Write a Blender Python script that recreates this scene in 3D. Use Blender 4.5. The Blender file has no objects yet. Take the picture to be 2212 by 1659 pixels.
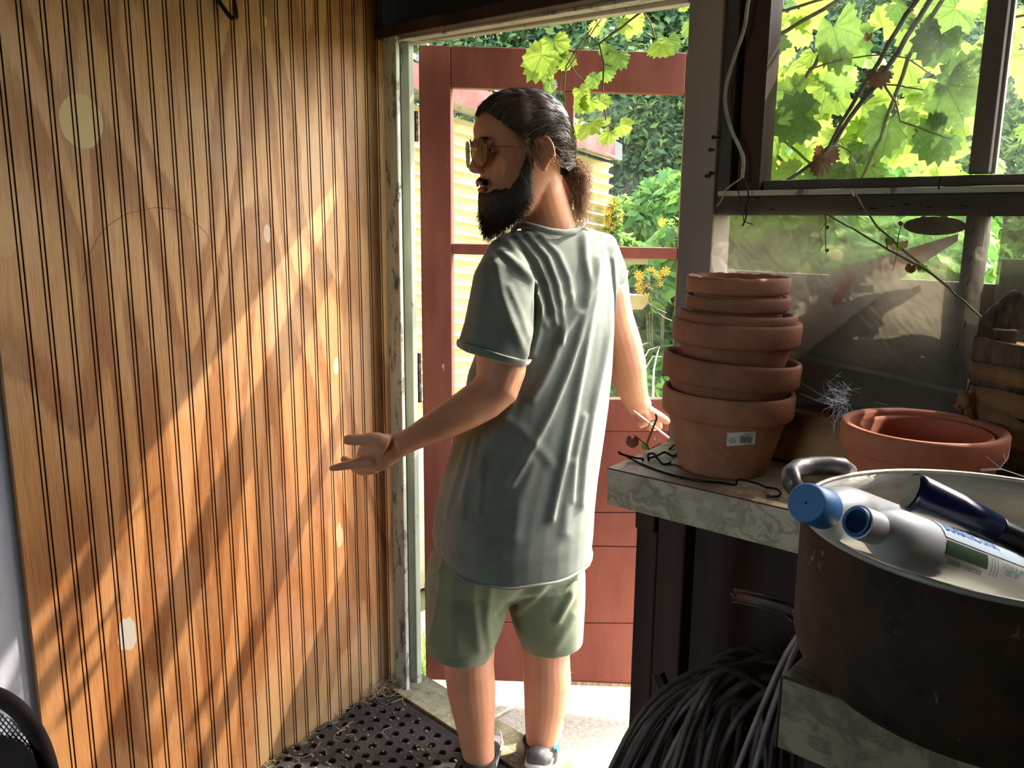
import bpy, math, random
import numpy as np
from mathutils import Vector, Matrix, Quaternion

# ---------------------------------------------------------------- camera model
F, CX, CY = 1789.0, 1106.0, 829.5          # focal length and centre for a 2212x1659 frame
def _n(v):
    v = np.asarray(v, float); return v / np.linalg.norm(v)
_down = _n([-85, 9020, F]); _up = -_down
_d = _n([-750 - CX, 459 - CY, F]); _d = _n(_d - _up * _d.dot(_up))
_X = -_d; _Z = _up; _Y = np.cross(_Z, _X)
R = np.array([_X, _Y, _Z])                  # world = R @ camera(x right, y down, z forward)
CAM = np.array([0, 0, 1.5])
FWD = R @ np.array([0, 0, 1.0]); FWD[2] = 0; FWD = _n(FWD)
RGT = np.array([FWD[1], -FWD[0], 0.0])
def ray(x, y): return R @ np.array([(x - CX) / F, (y - CY) / F, 1.0])
def hit(x, y, n, p0):
    r = ray(x, y); n = np.asarray(n, float)
    return CAM + r * ((np.asarray(p0, float) - CAM).dot(n) / r.dot(n))
def onZ(x, y, z=0.0): return hit(x, y, (0, 0, 1), (0, 0, z))
def onY(x, y, Y): return hit(x, y, (0, 1, 0), (0, Y, 0))
def onX(x, y, X): return hit(x, y, (1, 0, 0), (X, 0, 0))
def U(x, y, d): return hit(x, y, FWD, FWD * d)      # point seen at a pixel, d metres ahead of the camera
def pxm(p):                                        # pixels per metre at a point
    return F / (R.T @ (np.asarray(p) - CAM))[2]

scn = bpy.context.scene
COL = scn.collection
cam = bpy.data.cameras.new('camera'); camo = bpy.data.objects.new('camera', cam); COL.objects.link(camo)
cam.sensor_width = 36; cam.lens = 36 * F / 2212; cam.clip_start = 0.02; cam.clip_end = 300
M3 = np.column_stack([R[:, 0], -R[:, 1], -R[:, 2]])
mw = Matrix.Identity(4)
for i in range(3):
    for j in range(3): mw[i][j] = M3[i, j]
    mw[i][3] = CAM[i]
camo.matrix_world = mw
scn.camera = camo

# ---------------------------------------------------------------- light
SUN_AZ, SUN_EL, SUN_E = math.radians(72), math.radians(45), 8.6
SKY_E, EXPOSURE = 1.35, 0.42
sd = np.array([math.cos(SUN_AZ) * math.cos(SUN_EL), math.sin(SUN_AZ) * math.cos(SUN_EL), math.sin(SUN_EL)])
sun = bpy.data.lights.new('sun', 'SUN'); sun.energy = SUN_E; sun.angle = math.radians(0.6); sun.color = (1, 0.93, 0.82)
suno = bpy.data.objects.new('sun', sun); COL.objects.link(suno)
suno.rotation_euler = Vector(sd).to_track_quat('Z', 'Y').to_euler()
wd = bpy.data.worlds.new('sky'); scn.world = wd; wd.use_nodes = True
nt = wd.node_tree; nt.nodes.clear()
sk = nt.nodes.new('ShaderNodeTexSky'); sk.sky_type = 'NISHITA'; sk.sun_disc = False
sk.sun_elevation = SUN_EL; sk.sun_rotation = math.pi / 2 - SUN_AZ; sk.air_density = 1.0; sk.dust_density = 2.5; sk.ozone_density = 1
bg = nt.nodes.new('ShaderNodeBackground'); bg.inputs[1].default_value = SKY_E
wo = nt.nodes.new('ShaderNodeOutputWorld')
nt.links.new(sk.outputs[0], bg.inputs[0]); nt.links.new(bg.outputs[0], wo.inputs[0])
vs = scn.view_settings
vs.view_transform = 'Standard'; vs.look = 'None'; vs.gamma = 1; vs.use_curve_mapping = False; vs.exposure = EXPOSURE
scn.cycles.max_bounces = 10; scn.cycles.transparent_max_bounces = 24; scn.cycles.diffuse_bounces = 5
scn.cycles.use_denoising = True

# ---------------------------------------------------------------- helpers
rnd = random.Random(7); nrg = np.random.default_rng(7)
def lin(h):
    h = h.lstrip('#'); o = []
    for i in (0, 2, 4):
        c = int(h[i:i + 2], 16) / 255
        o.append(c / 12.92 if c < .04045 else ((c + .055) / 1.055) ** 2.4)
    return (*o, 1)
WPOS = {}
class MB:
    def __init__(s): s.v = []; s.f = []; s.n = 0
    def add(s, v, f):
        v = [tuple(map(float, p)) for p in v]
        s.f += [tuple(i + s.n for i in q) for q in f]; s.v += v; s.n += len(v); return s
    def box(s, lo, hi, jit=0):
        (a, b, c), (d, e, g) = lo, hi
        v = [(x, y, z) for z in (c, g) for y in (b, e) for x in (a, d)]
        if jit: v = [tuple(q + rnd.uniform(-jit, jit) for q in p) for p in v]
        return s.add(v, [(0, 2, 3, 1), (4, 5, 7, 6), (0, 1, 5, 4), (2, 6, 7, 3), (0, 4, 6, 2), (1, 3, 7, 5)])
    def obox(s, o, a, b, c):      # corner o, edge vectors a b c
        o, a, b, c = map(np.asarray, (o, a, b, c))
        v = [o + i * a + j * b + k * c for k in (0, 1) for j in (0, 1) for i in (0, 1)]
        return s.add(v, [(0, 2, 3, 1), (4, 5, 7, 6), (0, 1, 5, 4), (2, 6, 7, 3), (0, 4, 6, 2), (1, 3, 7, 5)])
    def hexa(s, front, depth):    # 4 corners + extrusion vector
        front = [np.asarray(p, float) for p in front]; depth = np.asarray(depth, float)
        n = len(front)
        v = front + [p + depth for p in front]
        f = [tuple(range(n)), tuple(range(2 * n - 1, n - 1, -1))] + [(i, i + n, (i + 1) % n + n, (i + 1) % n) for i in range(n)]
        return s.add(v, f)
    def loft(s, rings, cap=True, close=True):
        m = len(rings[0]); v = [p for r in rings for p in r]; f = []
        for i in range(len(rings) - 1):
            for j in range(m if close else m - 1):
                a = i * m + j; b = i * m + (j + 1) % m
                f.append((a, b, b + m, a + m))
        if cap:
            f.append(tuple(reversed(range(m)))); f.append(tuple(range((len(rings) - 1) * m, len(rings) * m)))
        return s.add(v, f)
    def tube(s, pts, r, seg=8, cap=True, flat=None):
        pts = [np.asarray(p, float) for p in pts]; n = len(pts)
        rr = r if hasattr(r, '__len__') else [r] * n
        t0 = _n(pts[1] - pts[0]); ref = np.array([0, 0, 1.0]) if abs(t0[2]) < .9 else np.array([1.0, 0, 0])
        a = _n(np.cross(t0, ref)); rings = []
        for i, p in enumerate(pts):
            t = pts[min(i + 1, n - 1)] - pts[max(i - 1, 0)]
            if np.linalg.norm(t) < 1e-9: t = t0
            t = _n(t); a = _n(a - t * a.dot(t)); b = np.cross(t, a)
            ra, rb = (rr[i] if hasattr(rr[i], '__len__') else (rr[i], rr[i]))
            rings.append([p + a * ra * math.cos(k * 2 * math.pi / seg) + b * rb * math.sin(k * 2 * math.pi / seg) for k in range(seg)])
        return s.loft(rings, cap)
    def lathe(s, prof, c, seg=48, ax=(0, 0, 1), wob=None):
        ax = _n(ax); a = _n(np.cross(ax, (0.3, 1, 0.1))); b = np.cross(ax, a); c = np.asarray(c, float)
        rings = []
        for (r, h) in prof:
            rings.append([c + ax * (h + (wob(k, r, h) if wob else 0)) + (a * math.cos(k * 2 * math.pi / seg) + b * math.sin(k * 2 * math.pi / seg)) * r for k in range(seg)])
        return s.loft(rings, cap=False)
    def ball(s, c, r, seg=16, rot=None):
        r = np.asarray(r if hasattr(r, '__len__') else (r, r, r), float); c = np.asarray(c, float)
        rings = []
        for i in range(seg // 2 + 1):
            t = math.pi * i / (seg // 2); t = min(max(t, .02), math.pi - .02)
            ring = []
            for k in range(seg):
                p = np.array([math.sin(t) * math.cos(2 * math.pi * k / seg), math.sin(t) * math.sin(2 * math.pi * k / seg), math.cos(t)]) * r
                ring.append(c + (rot @ p if rot is not None else p))
            rings.append(ring)
        return s.loft(rings)
    def mesh(s, name, smooth=False, off=(0, 0, 0)):
        me = bpy.data.meshes.new(name)
        o = np.asarray(off, float)
        me.from_pydata([tuple(np.asarray(p) - o) for p in s.v], [], s.f)
        me.update()
        if smooth: me.polygons.foreach_set('use_smooth', [True] * len(me.polygons))
        return me
def tag(o, label=None, cat=None, group=None, kind=None):
    if label: o['label'] = label
    if cat: o['category'] = cat
    if group: o['group'] = group
    if kind: o['kind'] = kind
    return o
def wpos(o): return WPOS.get(o.name, np.zeros(3)) if o else np.zeros(3)
def empty(name, loc, label=None, cat=None, group=None, kind=None):
    o = bpy.data.objects.new(name, None); COL.objects.link(o); o.location = tuple(map(float, loc)); o.empty_display_size = .05
    WPOS[o.name] = np.asarray(loc, float)
    return tag(o, label, cat, group, kind)
def put(name, me, mat, parent=None, loc=None, label=None, cat=None, group=None, kind=None):
    """link a mesh whose vertices are relative to world point loc"""
    o = bpy.data.objects.new(name, me); COL.objects.link(o)
    if mat and not me.materials: me.materials.append(mat)
    loc = np.zeros(3) if loc is None else np.asarray(loc, float)
    if parent: o.parent = parent
    o.location = tuple(loc - wpos(parent)); WPOS[o.name] = loc
    return tag(o, label, cat, group, kind)
def obj(name, mb, mat, parent=None, smooth=False, label=None, cat=None, group=None, kind=None, bev=0, auto=None):
    v = np.array(mb.v); lo = v.min(0); hi = v.max(0)
    loc = wpos(parent) if parent else np.array([(lo[0] + hi[0]) / 2, (lo[1] + hi[1]) / 2, lo[2]])
    o = put(name, mb.mesh(name, smooth, loc), mat, parent, loc, label, cat, group, kind)
    if bev:
        m = o.modifiers.new('bevel', 'BEVEL'); m.width = bev; m.segments = 2; m.limit_method = 'ANGLE'; m.angle_limit = .6
    if auto: o.data.set_sharp_from_angle(angle=math.radians(auto))
    return o

# ---------------------------------------------------------------- materials
class NT:
    def __init__(s, name):
        s.m = bpy.data.materials.new(name); s.m.use_nodes = True; s.t = s.m.node_tree; s.t.nodes.clear()
        s.out = s.t.nodes.new('ShaderNodeOutputMaterial'); s._pos = None
    def n(s, typ, **k):
        nd = s.t.nodes.new('ShaderNode' + typ)
        for a, b in k.items():
            if a.startswith('i_'):
                key = a[2:]; key = int(key) if key.isdigit() else key.replace('_', ' ')
                if hasattr(b, 'is_output') or isinstance(b, bpy.types.NodeSocket): s.t.links.new(b, nd.inputs[key])
                else: nd.inputs[key].default_value = b
            else: setattr(nd, a, b)
        return nd
    def pos(s, stretch=(1, 1, 1), rot=(0, 0, 0)):
        g = s.n('NewGeometry'); return s.n('Mapping', i_Vector=g.outputs['Position'], i_Scale=stretch, i_Rotation=rot).outputs[0]
    def local(s, stretch=(1, 1, 1)):
        g = s.n('TexCoord'); return s.n('Mapping', i_Vector=g.outputs['Object'], i_Scale=stretch).outputs[0]
    def noise(s, vec, scale, detail=6, rough=.6, dist=0):
        return s.n('TexNoise', i_Vector=vec, i_Scale=scale, i_Detail=detail, i_Roughness=rough, i_Distortion=dist).outputs[0]
    def ramp(s, fac, stops, interp='LINEAR'):
        r = s.n('ValToRGB', i_Fac=fac); r.color_ramp.interpolation = interp
        e = r.color_ramp.elements
        while len(e) < len(stops): e.new(.5)
        for q, (p, c) in zip(e, stops):
            q.position = p; q.color = lin(c) if isinstance(c, str) else ((c, c, c, 1) if not hasattr(c, '__len__') else c)
        return r.outputs[0]
    def mix(s, f, a, b, blend='MIX'):
        m = s.n('Mix', data_type='RGBA', blend_type=blend)
        for k, x in ((0, f), (6, a), (7, b)):
            if isinstance(x, str): x = lin(x)
            if isinstance(x, bpy.types.NodeSocket): s.t.links.new(x, m.inputs[k])
            else: m.inputs[k].default_value = x
        return m.outputs[2]
    def math(s, op, a, b=0.0, c=0.0):
        m = s.n('Math', operation=op)
        for k, x in enumerate((a, b, c)):
            if isinstance(x, bpy.types.NodeSocket): s.t.links.new(x, m.inputs[k])
            else: m.inputs[k].default_value = x
        return m.outputs[0]
    def bump(s, h, strength=.3, dist=.002):
        return s.n('Bump', i_Height=h, i_Strength=strength, i_Distance=dist).outputs[0]
    def bsdf(s, col, rough=.8, metal=0, nrm=None, spec=.3, **k):
        b = s.n('BsdfPrincipled', i_Roughness=rough, i_Metallic=metal)
        if isinstance(col, str): col = lin(col)
        if isinstance(col, bpy.types.NodeSocket): s.t.links.new(col, b.inputs[0])
        else: b.inputs[0].default_value = col
        b.inputs['Specular IOR Level'].default_value = spec
        if nrm is not None: s.t.links.new(nrm, b.inputs['Normal'])
        for a, v in k.items(): b.inputs[a.replace('_', ' ')].default_value = v
        return b.outputs[0]
    def done(s, sh):
        s.t.links.new(sh, s.out.inputs[0]); return s.m
    def mixsh(s, f, a, b):
        m = s.n('MixShader')
        if isinstance(f, bpy.types.NodeSocket): s.t.links.new(f, m.inputs[0])
        else: m.inputs[0].default_value = f
        s.t.links.new(a, m.inputs[1]); s.t.links.new(b, m.inputs[2]); return m.outputs[0]
def mat(name, c1, c2=None, scale=8, stretch=(1, 1, 1), rough=.8, bump=.0, bscale=60, metal=0, spec=.3, lo=.35, hi=.65, loc=False, speck=None, speck_s=200, speck_t=.66, rot=(0, 0, 0), bd=.002, rough2=None, **k):
    t = NT(name); v = t.local(stretch) if loc else t.pos(stretch, rot)
    c = lin(c1)
    if c2: c = t.ramp(t.noise(v, scale), [(lo, c1), (hi, c2)])
    if speck: c = t.mix(t.ramp(t.noise(v, speck_s, 3), [(speck_t, 0.0), (speck_t + .04, 1.0)]), c, speck)
    nr = t.bump(t.noise(v, bscale, 5), bump, bd) if bump else None
    r = rough
    if rough2 is not None: r = t.ramp(t.noise(v, scale * 1.7), [(.35, rough), (.65, rough2)])
    sh = t.bsdf(c, .5 if rough2 is not None else rough, metal, nr, spec, **k)
    if rough2 is not None: t.t.links.new(r, sh.node.inputs['Roughness'])
    return t.done(sh)
def weathered(name, under, paint, cover=.5, scale=14, rot=(0, 0, 0), stretch=(1, 1, .12), dirt='#4a453c', rough=.75):
    """painted board with flaking paint over grey wood"""
    t = NT(name); v = t.pos(stretch, rot); v2 = t.pos((1, 1, .35), rot)
    g = t.ramp(t.noise(v, 60, 6, .7), [(.3, under), (.7, dirt)])
    m = t.ramp(t.noise(v2, scale, 9, .72), [(cover - .03, 0.0), (cover + .02, 1.0)])
    p = t.ramp(t.noise(v2, 5, 5), [(.3, paint), (.75, dirt)])
    p = t.mix(.45, p, paint)
    c = t.mix(m, p, g)
    h = t.math('ADD', t.math('MULTIPLY', m, -.6), t.math('MULTIPLY', t.noise(v, 90, 5), .5))
    return t.done(t.bsdf(c, rough, 0, t.bump(h, .5, .0015)))
# ================================================================ materials
M_redpaint = mat('red_paint', '#9a5748', '#7c4034', 6, (1, 1, .3), .55, .25, 90, spec=.35, speck='#c9b2a2', speck_s=45, speck_t=.72)
M_white_trim = weathered('cream_trim_paint', '#8a8674', '#c6c8b2', .56, 30)
M_jamb = weathered('pale_green_jamb_paint', '#8d8b78', '#bcc1a8', .64, 22)
M_beam = weathered('pale_beam_paint', '#7d7668', '#c4c0aa', .6, 20, stretch=(.15, 1, 1))
M_greywood = mat('weathered_grey_wood', '#6b6158', '#4a423b', 9, (1, 1, .08), .85, .5, 50)
M_greywood_h = mat('weathered_grey_wood_flat', '#6a6054', '#463e36', 9, (.08, 1, 1), .85, .5, 50)
M_darkwood = mat('dark_stained_wood', '#4a3429', '#2b1e18', 10, (1, 1, .07), .8, .5, 60)
M_darkwall = mat('dark_wall_boards', '#3a3128', '#241d17', 6, (.1, 1, 1), .9, .4, 40)
M_purple = weathered('mauve_brown_jamb_paint', '#a39083', '#a8968a', .66, 26)
M_steel = mat('dull_steel', '#8c8988', '#5c5653', 20, rough=.4, metal=.8)
M_darksteel = mat('dark_iron', '#2a2725', '#181514', 20, rough=.45, metal=.6)

def panel_mat():
    t = NT('fir_plywood'); g = t.n('NewGeometry')
    # (s, z) coordinates in the plane of the panel
    sep = t.n('SeparateXYZ', i_Vector=g.outputs['Position'])
    v = t.pos((1, 1, .28)); vf = t.pos((1, 1, .05))
    big = t.noise(v, 2.1, 2, .5, .6)
    f = t.math('FRACT', t.math('MULTIPLY', big, 11.0))
    edge = t.noise(vf, 90, 5, .7)
    f2 = t.math('ADD', f, t.math('MULTIPLY', t.math('SUBTRACT', edge, .5), .4))
    band = t.ramp(f2, [(.0, 0.0), (.30, .1), (.52, .95), (.9, 1.0), (1.0, 0.0)])
    col = t.mix(band, '#a67544', '#cb9d66')
    fine = t.ramp(t.noise(vf, 240, 4, .7), [(.3, '#8a5f38'), (.62, '#ffffff')])
    col = t.mix(.40, col, fine, 'MULTIPLY')
    worn = t.ramp(t.noise(t.pos((1, 1, .6)), 4.5, 6, .7), [(.48, 0.0), (.64, 1.0)])
    col = t.mix(t.math('MULTIPLY', worn, .4), col, '#c9ae90')
    red = t.ramp(sep.outputs[2], [(.15, 1.0), (1.35 / 2.4, .0)])
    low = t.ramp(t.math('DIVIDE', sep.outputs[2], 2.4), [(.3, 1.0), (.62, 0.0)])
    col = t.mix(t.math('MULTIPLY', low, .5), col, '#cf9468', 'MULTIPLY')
    pits = t.ramp(t.noise(t.pos((1, 1, .25)), 130, 4, .8), [(.66, 0.0), (.72, 1.0)])
    col = t.mix(t.math('MULTIPLY', pits, .5), col, '#6a3f22')
    def blob(px, py, rx, rz, colr, s=1.0, irr=.25):
        nonlocal col
        c = PAN(px, py)
        d = t.n('VectorMath', operation='SUBTRACT', i_0=g.outputs['Position'], i_1=tuple(c)).outputs[0]
        d = t.n('Mapping', i_Vector=d, i_Scale=(1 / rx, 1 / rx, 1 / rz)).outputs[0]
        L = t.n('VectorMath', operation='LENGTH', i_0=d).outputs[1]
        L = t.math('ADD', L, t.math('MULTIPLY', t.math('SUBTRACT', t.noise(t.pos((1, 1, .3)), 45, 4), .5), irr))
        col = t.mix(t.math('MULTIPLY', t.ramp(L, [(.95, 1.0), (1.02, 0.0)]), s), col, colr)
    blob(176, 262, .046, .055, '#cdb27c')
    blob(274, 1372, .021, .045, '#aaa294', 1, 1.1)
    blob(727, 790, .012, .024, '#c0ae98', .8, 1.0)
    blob(733, 1160, .016, .04, '#d8bd98', .5, 1.2)
    blob(578, 505, .012, .024, '#cdbfa8', .6, .5)
    blob(572, 46, .006, .012, '#dcc288', .9)
    blob(10, 500, .03, .05, '#cba870', .5, .7)
    # long pencil arc
    def arc(px, py, R0, w, z0):
        nonlocal col
        c = PAN(px, py)
        d = t.n('VectorMath', operation='DISTANCE', i_0=g.outputs['Position'], i_1=tuple(c)).outputs[1]
        d = t.math('ADD', d, t.math('MULTIPLY', t.math('SUBTRACT', t.noise(t.pos(), 7, 2), .5), .03))
        k = t.math('LESS_THAN', t.math('ABSOLUTE', t.math('SUBTRACT', d, R0)), w)
        k = t.math('MULTIPLY', k, t.math('GREATER_THAN', sep.outputs[2], z0))
        col = t.mix(t.math('MULTIPLY', k, .6), col, '#7a4a2a')
    c0 = PAN(345, 620); r0 = np.linalg.norm(c0 - PAN(360, 455)); arc(345, 620, r0, .0016, PAN(530, 590)[2])
    h = t.math('ADD', t.math('MULTIPLY', fine, .4), t.math('MULTIPLY', pits, -1.0))
    green = t.ramp(t.math('ADD', sep.outputs[2], t.math('MULTIPLY', t.noise(t.pos(), 9, 4), .15)), [(.12, 1.0), (.4, 0.0)])
    nearc = t.ramp(sep.outputs[1], [(.95, 0.0), (1.0, 1.0)])
    col = t.mix(t.math('MULTIPLY', t.math('MULTIPLY', green, nearc), .4), col, '#8d8f6a')
    return t.done(t.bsdf(col, .55, 0, t.bump(h, .35, .001), .3))

# panel plane
PC = onZ(846, 1473); PV = _n(np.array([-.177, .984, 0])); PN = np.cross(PV, [0, 0, 1])   # PV runs toward the door corner, PN faces the room
if PN.dot(CAM - PC) < 0: PN = -PN
def PAN(x, y): return hit(x, y, PN, PC)
def PS(s, z, out=0.0): return np.array([PC[0], PC[1], 0]) + PV * s + PN * out + np.array([0, 0, z])
M_panel = panel_mat()
M_groove = mat('groove_stain_shade', '#70441f', '#54300f', 20, (1, 1, .2), .7)  # groove stain, darkened to stand in for shade the shallow recesses lack

# ================================================================ floor, ground
t = NT('trodden_floor'); v = t.pos()
c = t.ramp(t.noise(v, 6, 8, .7), [(.35, '#3c3832'), (.6, '#7b7360')])
c = t.mix(t.ramp(t.noise(v, 90, 3), [(.6, 0.0), (.7, 1.0)]), c, '#a39c86')
M_floor = t.done(t.bsdf(c, .9, 0, t.bump(t.noise(v, 80, 6), .6, .004)))
M_conc = mat('pale_exposed_concrete', '#c9bea8', '#a89c86', 60, rough=.9, bump=.6, bscale=160, speck='#fff8e8', speck_s=180, speck_t=.6)
M_sill = mat('mossy_concrete_sill', '#a09a7a', '#6f6c4e', 16, rough=.9, bump=.6, bscale=120, speck='#d8d3b8', speck_s=150, speck_t=.63)
M_earth = mat('garden_earth', '#7d7a4c', '#4e5a2c', 3, rough=.95, bump=.5, bscale=40)
obj('floor', MB().box((-2.6, -3.2, -.12), (1.7, 1.5, 0)), M_floor, kind='structure')
g_ = obj('ground', MB().box((-30, -30, -.4), (30, 40, -.12)), M_earth, kind='structure')
obj('trim_0', MB().hexa([(-2.06, 1.47, .012), (-.9, 1.47, .012), (-.9, 1.61, -.0), (-2.06, 1.61, -.0)], (0, 0, -.11)), M_sill, kind='structure', label='mossy concrete door sill')
slab = empty('garden_path', (-1.2, 2.3, -.07), kind='structure')
for i, (a, b) in enumerate([((-2.5, 1.615), (-1.75, 2.45)), ((-1.74, 1.615), (-.9, 2.45)), ((-.89, 1.615), (.3, 2.45)), ((-2.5, 2.46), (-1.5, 3.4)), ((-1.49, 2.46), (-.5, 3.4)), ((-.49, 2.46), (.8, 3.4))]):
    obj('slab', MB().box((a[0], a[1], -.18), (b[0], b[1], -.10)), M_conc, slab, bev=.006)

# ================================================================ left wall: grooved plywood boards, then a white painted sheet
wl = empty('wall_left', PS(-.5, 0), kind='structure')
sx = [PAN(x, 0) for x in (36, 88, 136, 186, 231.5, 274, 316, 355.5, 393, 431, 467, 499, 533, 566, 597, 626, 656, 684, 710.5, 736.6, 762, 786, 808)]
ss = [float((p - PC).dot(PV)) for p in sx]
k_ = np.polyfit(range(len(ss)), ss, 1); pitch_ = float(k_[0]); g0 = float(k_[1])
S_LEFT = -1.083
H_ = 2.34
GD = .0035
GD = .004
edges = [g0 + pitch_ * k for k in range(-1, 23)]
for i, e in enumerate(edges):
    a = e - .0065; b = edges[i + 1] - .0065 if i + 1 < len(edges) else .02
    if i == 0: a0 = S_LEFT
    else: a0 = a
    # profile: groove, bead, groove, flat
    prof = [(a0, 0)] if i == 0 else []
    prof += [(a, 0), (a + .0008, -GD), (a + .0026, -GD), (a + .0034, -.0004), (a + .0086, -.0004), (a + .0094, -GD), (a + .0112, -GD), (a + .012, 0), (b, 0)]
    if i == 0: prof = [q for q in prof if q[0] >= S_LEFT]
    bt = [(prof[-1][0], -.012), (prof[0][0], -.012)]
    ring0 = [PS(s, -.01 if False else 0.0, o) for s, o in prof + bt]; ring1 = [PS(s, H_, o) for s, o in prof + bt]
    o_ = obj('board', MB().loft([ring0, ring1]), M_panel, wl)
    o_.data.materials.append(M_groove)
    for pl_ in o_.data.polygons:
        vs_ = [o_.data.vertices[q].co for q in pl_.vertices]
        dd = [(Vector(wpos(wl)) + q - Vector(PC)).dot(Vector(PN)) for q in vs_]
        if len(dd) == 4 and min(dd) < -.003 and min(dd) > -.006: pl_.material_index = 1
M_whiteply = mat('white_painted_plywood', '#c4c4cc', '#9a9aa4', 5, (1, 1, .3), .6, .3, 60, speck='#6f6f78', speck_s=30, speck_t=.74)
obj('plywood_sheet', MB().hexa([PS(S_LEFT + .03, 0, -.013), PS(-3.2, 0, -.013), PS(-3.2, H_, -.013), PS(S_LEFT + .03, H_, -.013)], -PN * .012), M_whiteply, wl, label='grey white painted sheet beside the grooved boards')
obj('backing', MB().hexa([PS(.02, -.1, -.03), PS(-3.2, -.1, -.03), PS(-3.2, H_ + .1, -.03), PS(.02, H_ + .1, -.03)], -PN * .06), M_darkwall, wl)

# ================================================================ door wall
WY = 1.523
wf = empty('wall_front', (-.3, 1.6, 0), kind='structure')
obj('cladding', MB().box((-2.7, 1.56, -.05), (-2.035, 1.64, 2.5)).box((-2.035, 1.56, 2.05), (-.97, 1.64, 2.5)), M_darkwall, wf, label='dark wall around the doorway')
# boards above the header, each its own piece
for i in range(4):
    z0 = 2.025 + i * .115
    obj('board', MB().box((-2.1, 1.535, z0 + .003), (-.86, 1.56, z0 + .112)), M_darkwall, wf)
# casing and jamb at the hinge side
def vboard(name, xa, xb, Y, th, mat_, z0=0.0, z1=2.1, yref=900, parent=None, kind='structure', label=None, bev=.003):
    a = onY(xa, yref, Y)[0]; b = onY(xb, yref, Y)[0]
    return obj(name, MB().box((a, Y, z0), (b, Y + th, z1)), mat_, parent, bev=bev, kind=None if parent else kind, label=label)
vboard('trim_1', 843, 868, 1.50, .014, M_white_trim, 0, 2.02, label='flaking pale casing board left of the door')
vboard('trim_2', 877, 893, 1.553, .02, M_jamb, 0, 1.99, label='pale green jamb strip left of the door')
obj('trim_3', MB().box((-2.06, 1.56, 0), (onY(880, 900, 1.56)[0], 1.60, 1.99)), M_greywood, kind='structure', label='dark gap board of the jamb')
# header pieces follow the sagging lines seen in the photograph
def hboard(name, L, Rr, Y, hgt, th, mat_, label, up=1):
    p, q = onY(*L, Y), onY(*Rr, Y)
    k = (q[2] - p[2]) / (q[0] - p[0]); x0, x1 = -2.06, -.90
    za, zb = p[2] + k * (x0 - p[0]), p[2] + k * (x1 - p[0])
    return obj(name, MB().hexa([(x0, Y, za), (x1, Y, zb), (x1, Y, zb + hgt), (x0, Y, za + hgt)], (0, th, 0)), mat_, kind='structure', label=label, bev=.003)
hboard('trim_4', (843, 78), (1265, 0), 1.492, .032, .045, M_darkwood, 'dark header board over the doorway')
hboard('trim_5', (869, 96), (1503, 4), 1.565, .05, .03, M_beam, 'cream stop strip under the header')
hboard('trim_6', (856, 88), (1385, 0), 1.53, .04, .04, M_beam, 'cream head jamb of the doorway')
# strike side casing and posts
zb0_ = onY(1900, 466, 1.52)[2]
vboard('trim_7', 1450, 1519, 1.50, .07, M_purple, 0, 2.1, 830, label='weathered mauve grey casing right of the door')
vboard('trim_8', 1521, 1566, 1.512, .06, M_greywood, zb0_, 2.2, 560, label='grey board with nails beside the casing')
obj('trim_9', MB().box((-.866, 1.515, zb0_), (-.818, 1.56, 2.3)), M_darkwood, kind='structure', label='dark post left of the window')

# ---- window 1: frame, mullion, panes
def px_rect(name, x0, y0, x1, y1, Y, th, mat_, parent, label=None, bev=.002):
    a, b, c_, d_ = onY(x0, y0, Y), onY(x1, y0, Y), onY(x1, y1, Y), onY(x0, y1, Y)
    return obj(name, MB().hexa([a, b, c_, d_], (0, th, 0)), mat_, parent, bev=bev, label=label)
def glass_mat(name, dust=.05, dustcol='#e8f0e8', smear=.25):
    t = NT(name); v = t.pos()
    tr = t.n('BsdfTransparent', i_Color=(.985, .99, .985, 1)).outputs[0]
    gl = t.n('BsdfGlossy', i_Color=(1, 1, 1, 1), i_Roughness=.03).outputs[0]
    fr = t.math('MULTIPLY', t.math('POWER', t.n('LayerWeight', i_Blend=.5).outputs[1], 3.0), .2)
    s1 = t.mixsh(fr, tr, gl)
    du = t.mixsh(.35, t.n('BsdfTranslucent', i_Color=lin(dustcol)).outputs[0], t.n('BsdfDiffuse', i_Color=lin(dustcol)).outputs[0])
    m = t.math('ADD', t.math('MULTIPLY', t.ramp(t.noise(v, 6, 8, .75), [(.45, 0.0), (.75, 1.0)]), smear), dust)
    sp = t.ramp(t.noise(v, 350, 2, .5), [(.72, 0.0), (.76, .3)])
    m = t.math('MINIMUM', t.math('ADD', m, sp), .6)
    return t.done(t.mixsh(m, s1, du))
M_glass = glass_mat('dusty_glass', .004, smear=.03)
M_glass2 = glass_mat('smeared_glass', .02, smear=.18)
w1 = empty('window_1', (-.5, 1.54, 1.5), kind='structure')
def zY(px, py, Y=1.54): return onY(px, py, Y)
xl = onY(1621, 300, 1.545)[0]; xm0 = onY(2103, 300, 1.545)[0]; xm1 = onY(2148, 300, 1.545)[0]
zb = onY(1800, 384, 1.545)[2]
obj('pane', MB().box((xl, 1.556, zb), (xm0, 1.559, 2.3)), M_glass, w1)
obj('pane', MB().box((xm1, 1.556, zb), (.1, 1.559, 2.3)), M_glass, w1)
obj('mullion', MB().box((xm0, 1.535, zb), (xm1, 1.572, 2.3)), M_greywood, w1, bev=.003)
obj('bottom_rail', MB().box((-.83, 1.53, onY(1800, 408, 1.53)[2]), (.5, 1.575, onY(1800, 386, 1.53)[2])), M_greywood_h, w1, bev=.003)
obj('putty_line', MB().box((xl, 1.553, zb), (xl + .005, 1.562, 2.3)).box((xm0 - .004, 1.553, zb), (xm0, 1.562, 2.3)).box((xm1, 1.553, zb), (xm1 + .005, 1.562, 2.3)), M_beam, w1)
obj('stile', MB().box((xl - .03, 1.54, zb - .02), (xl, 1.575, 2.3)), M_darkwood, w1)
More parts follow.
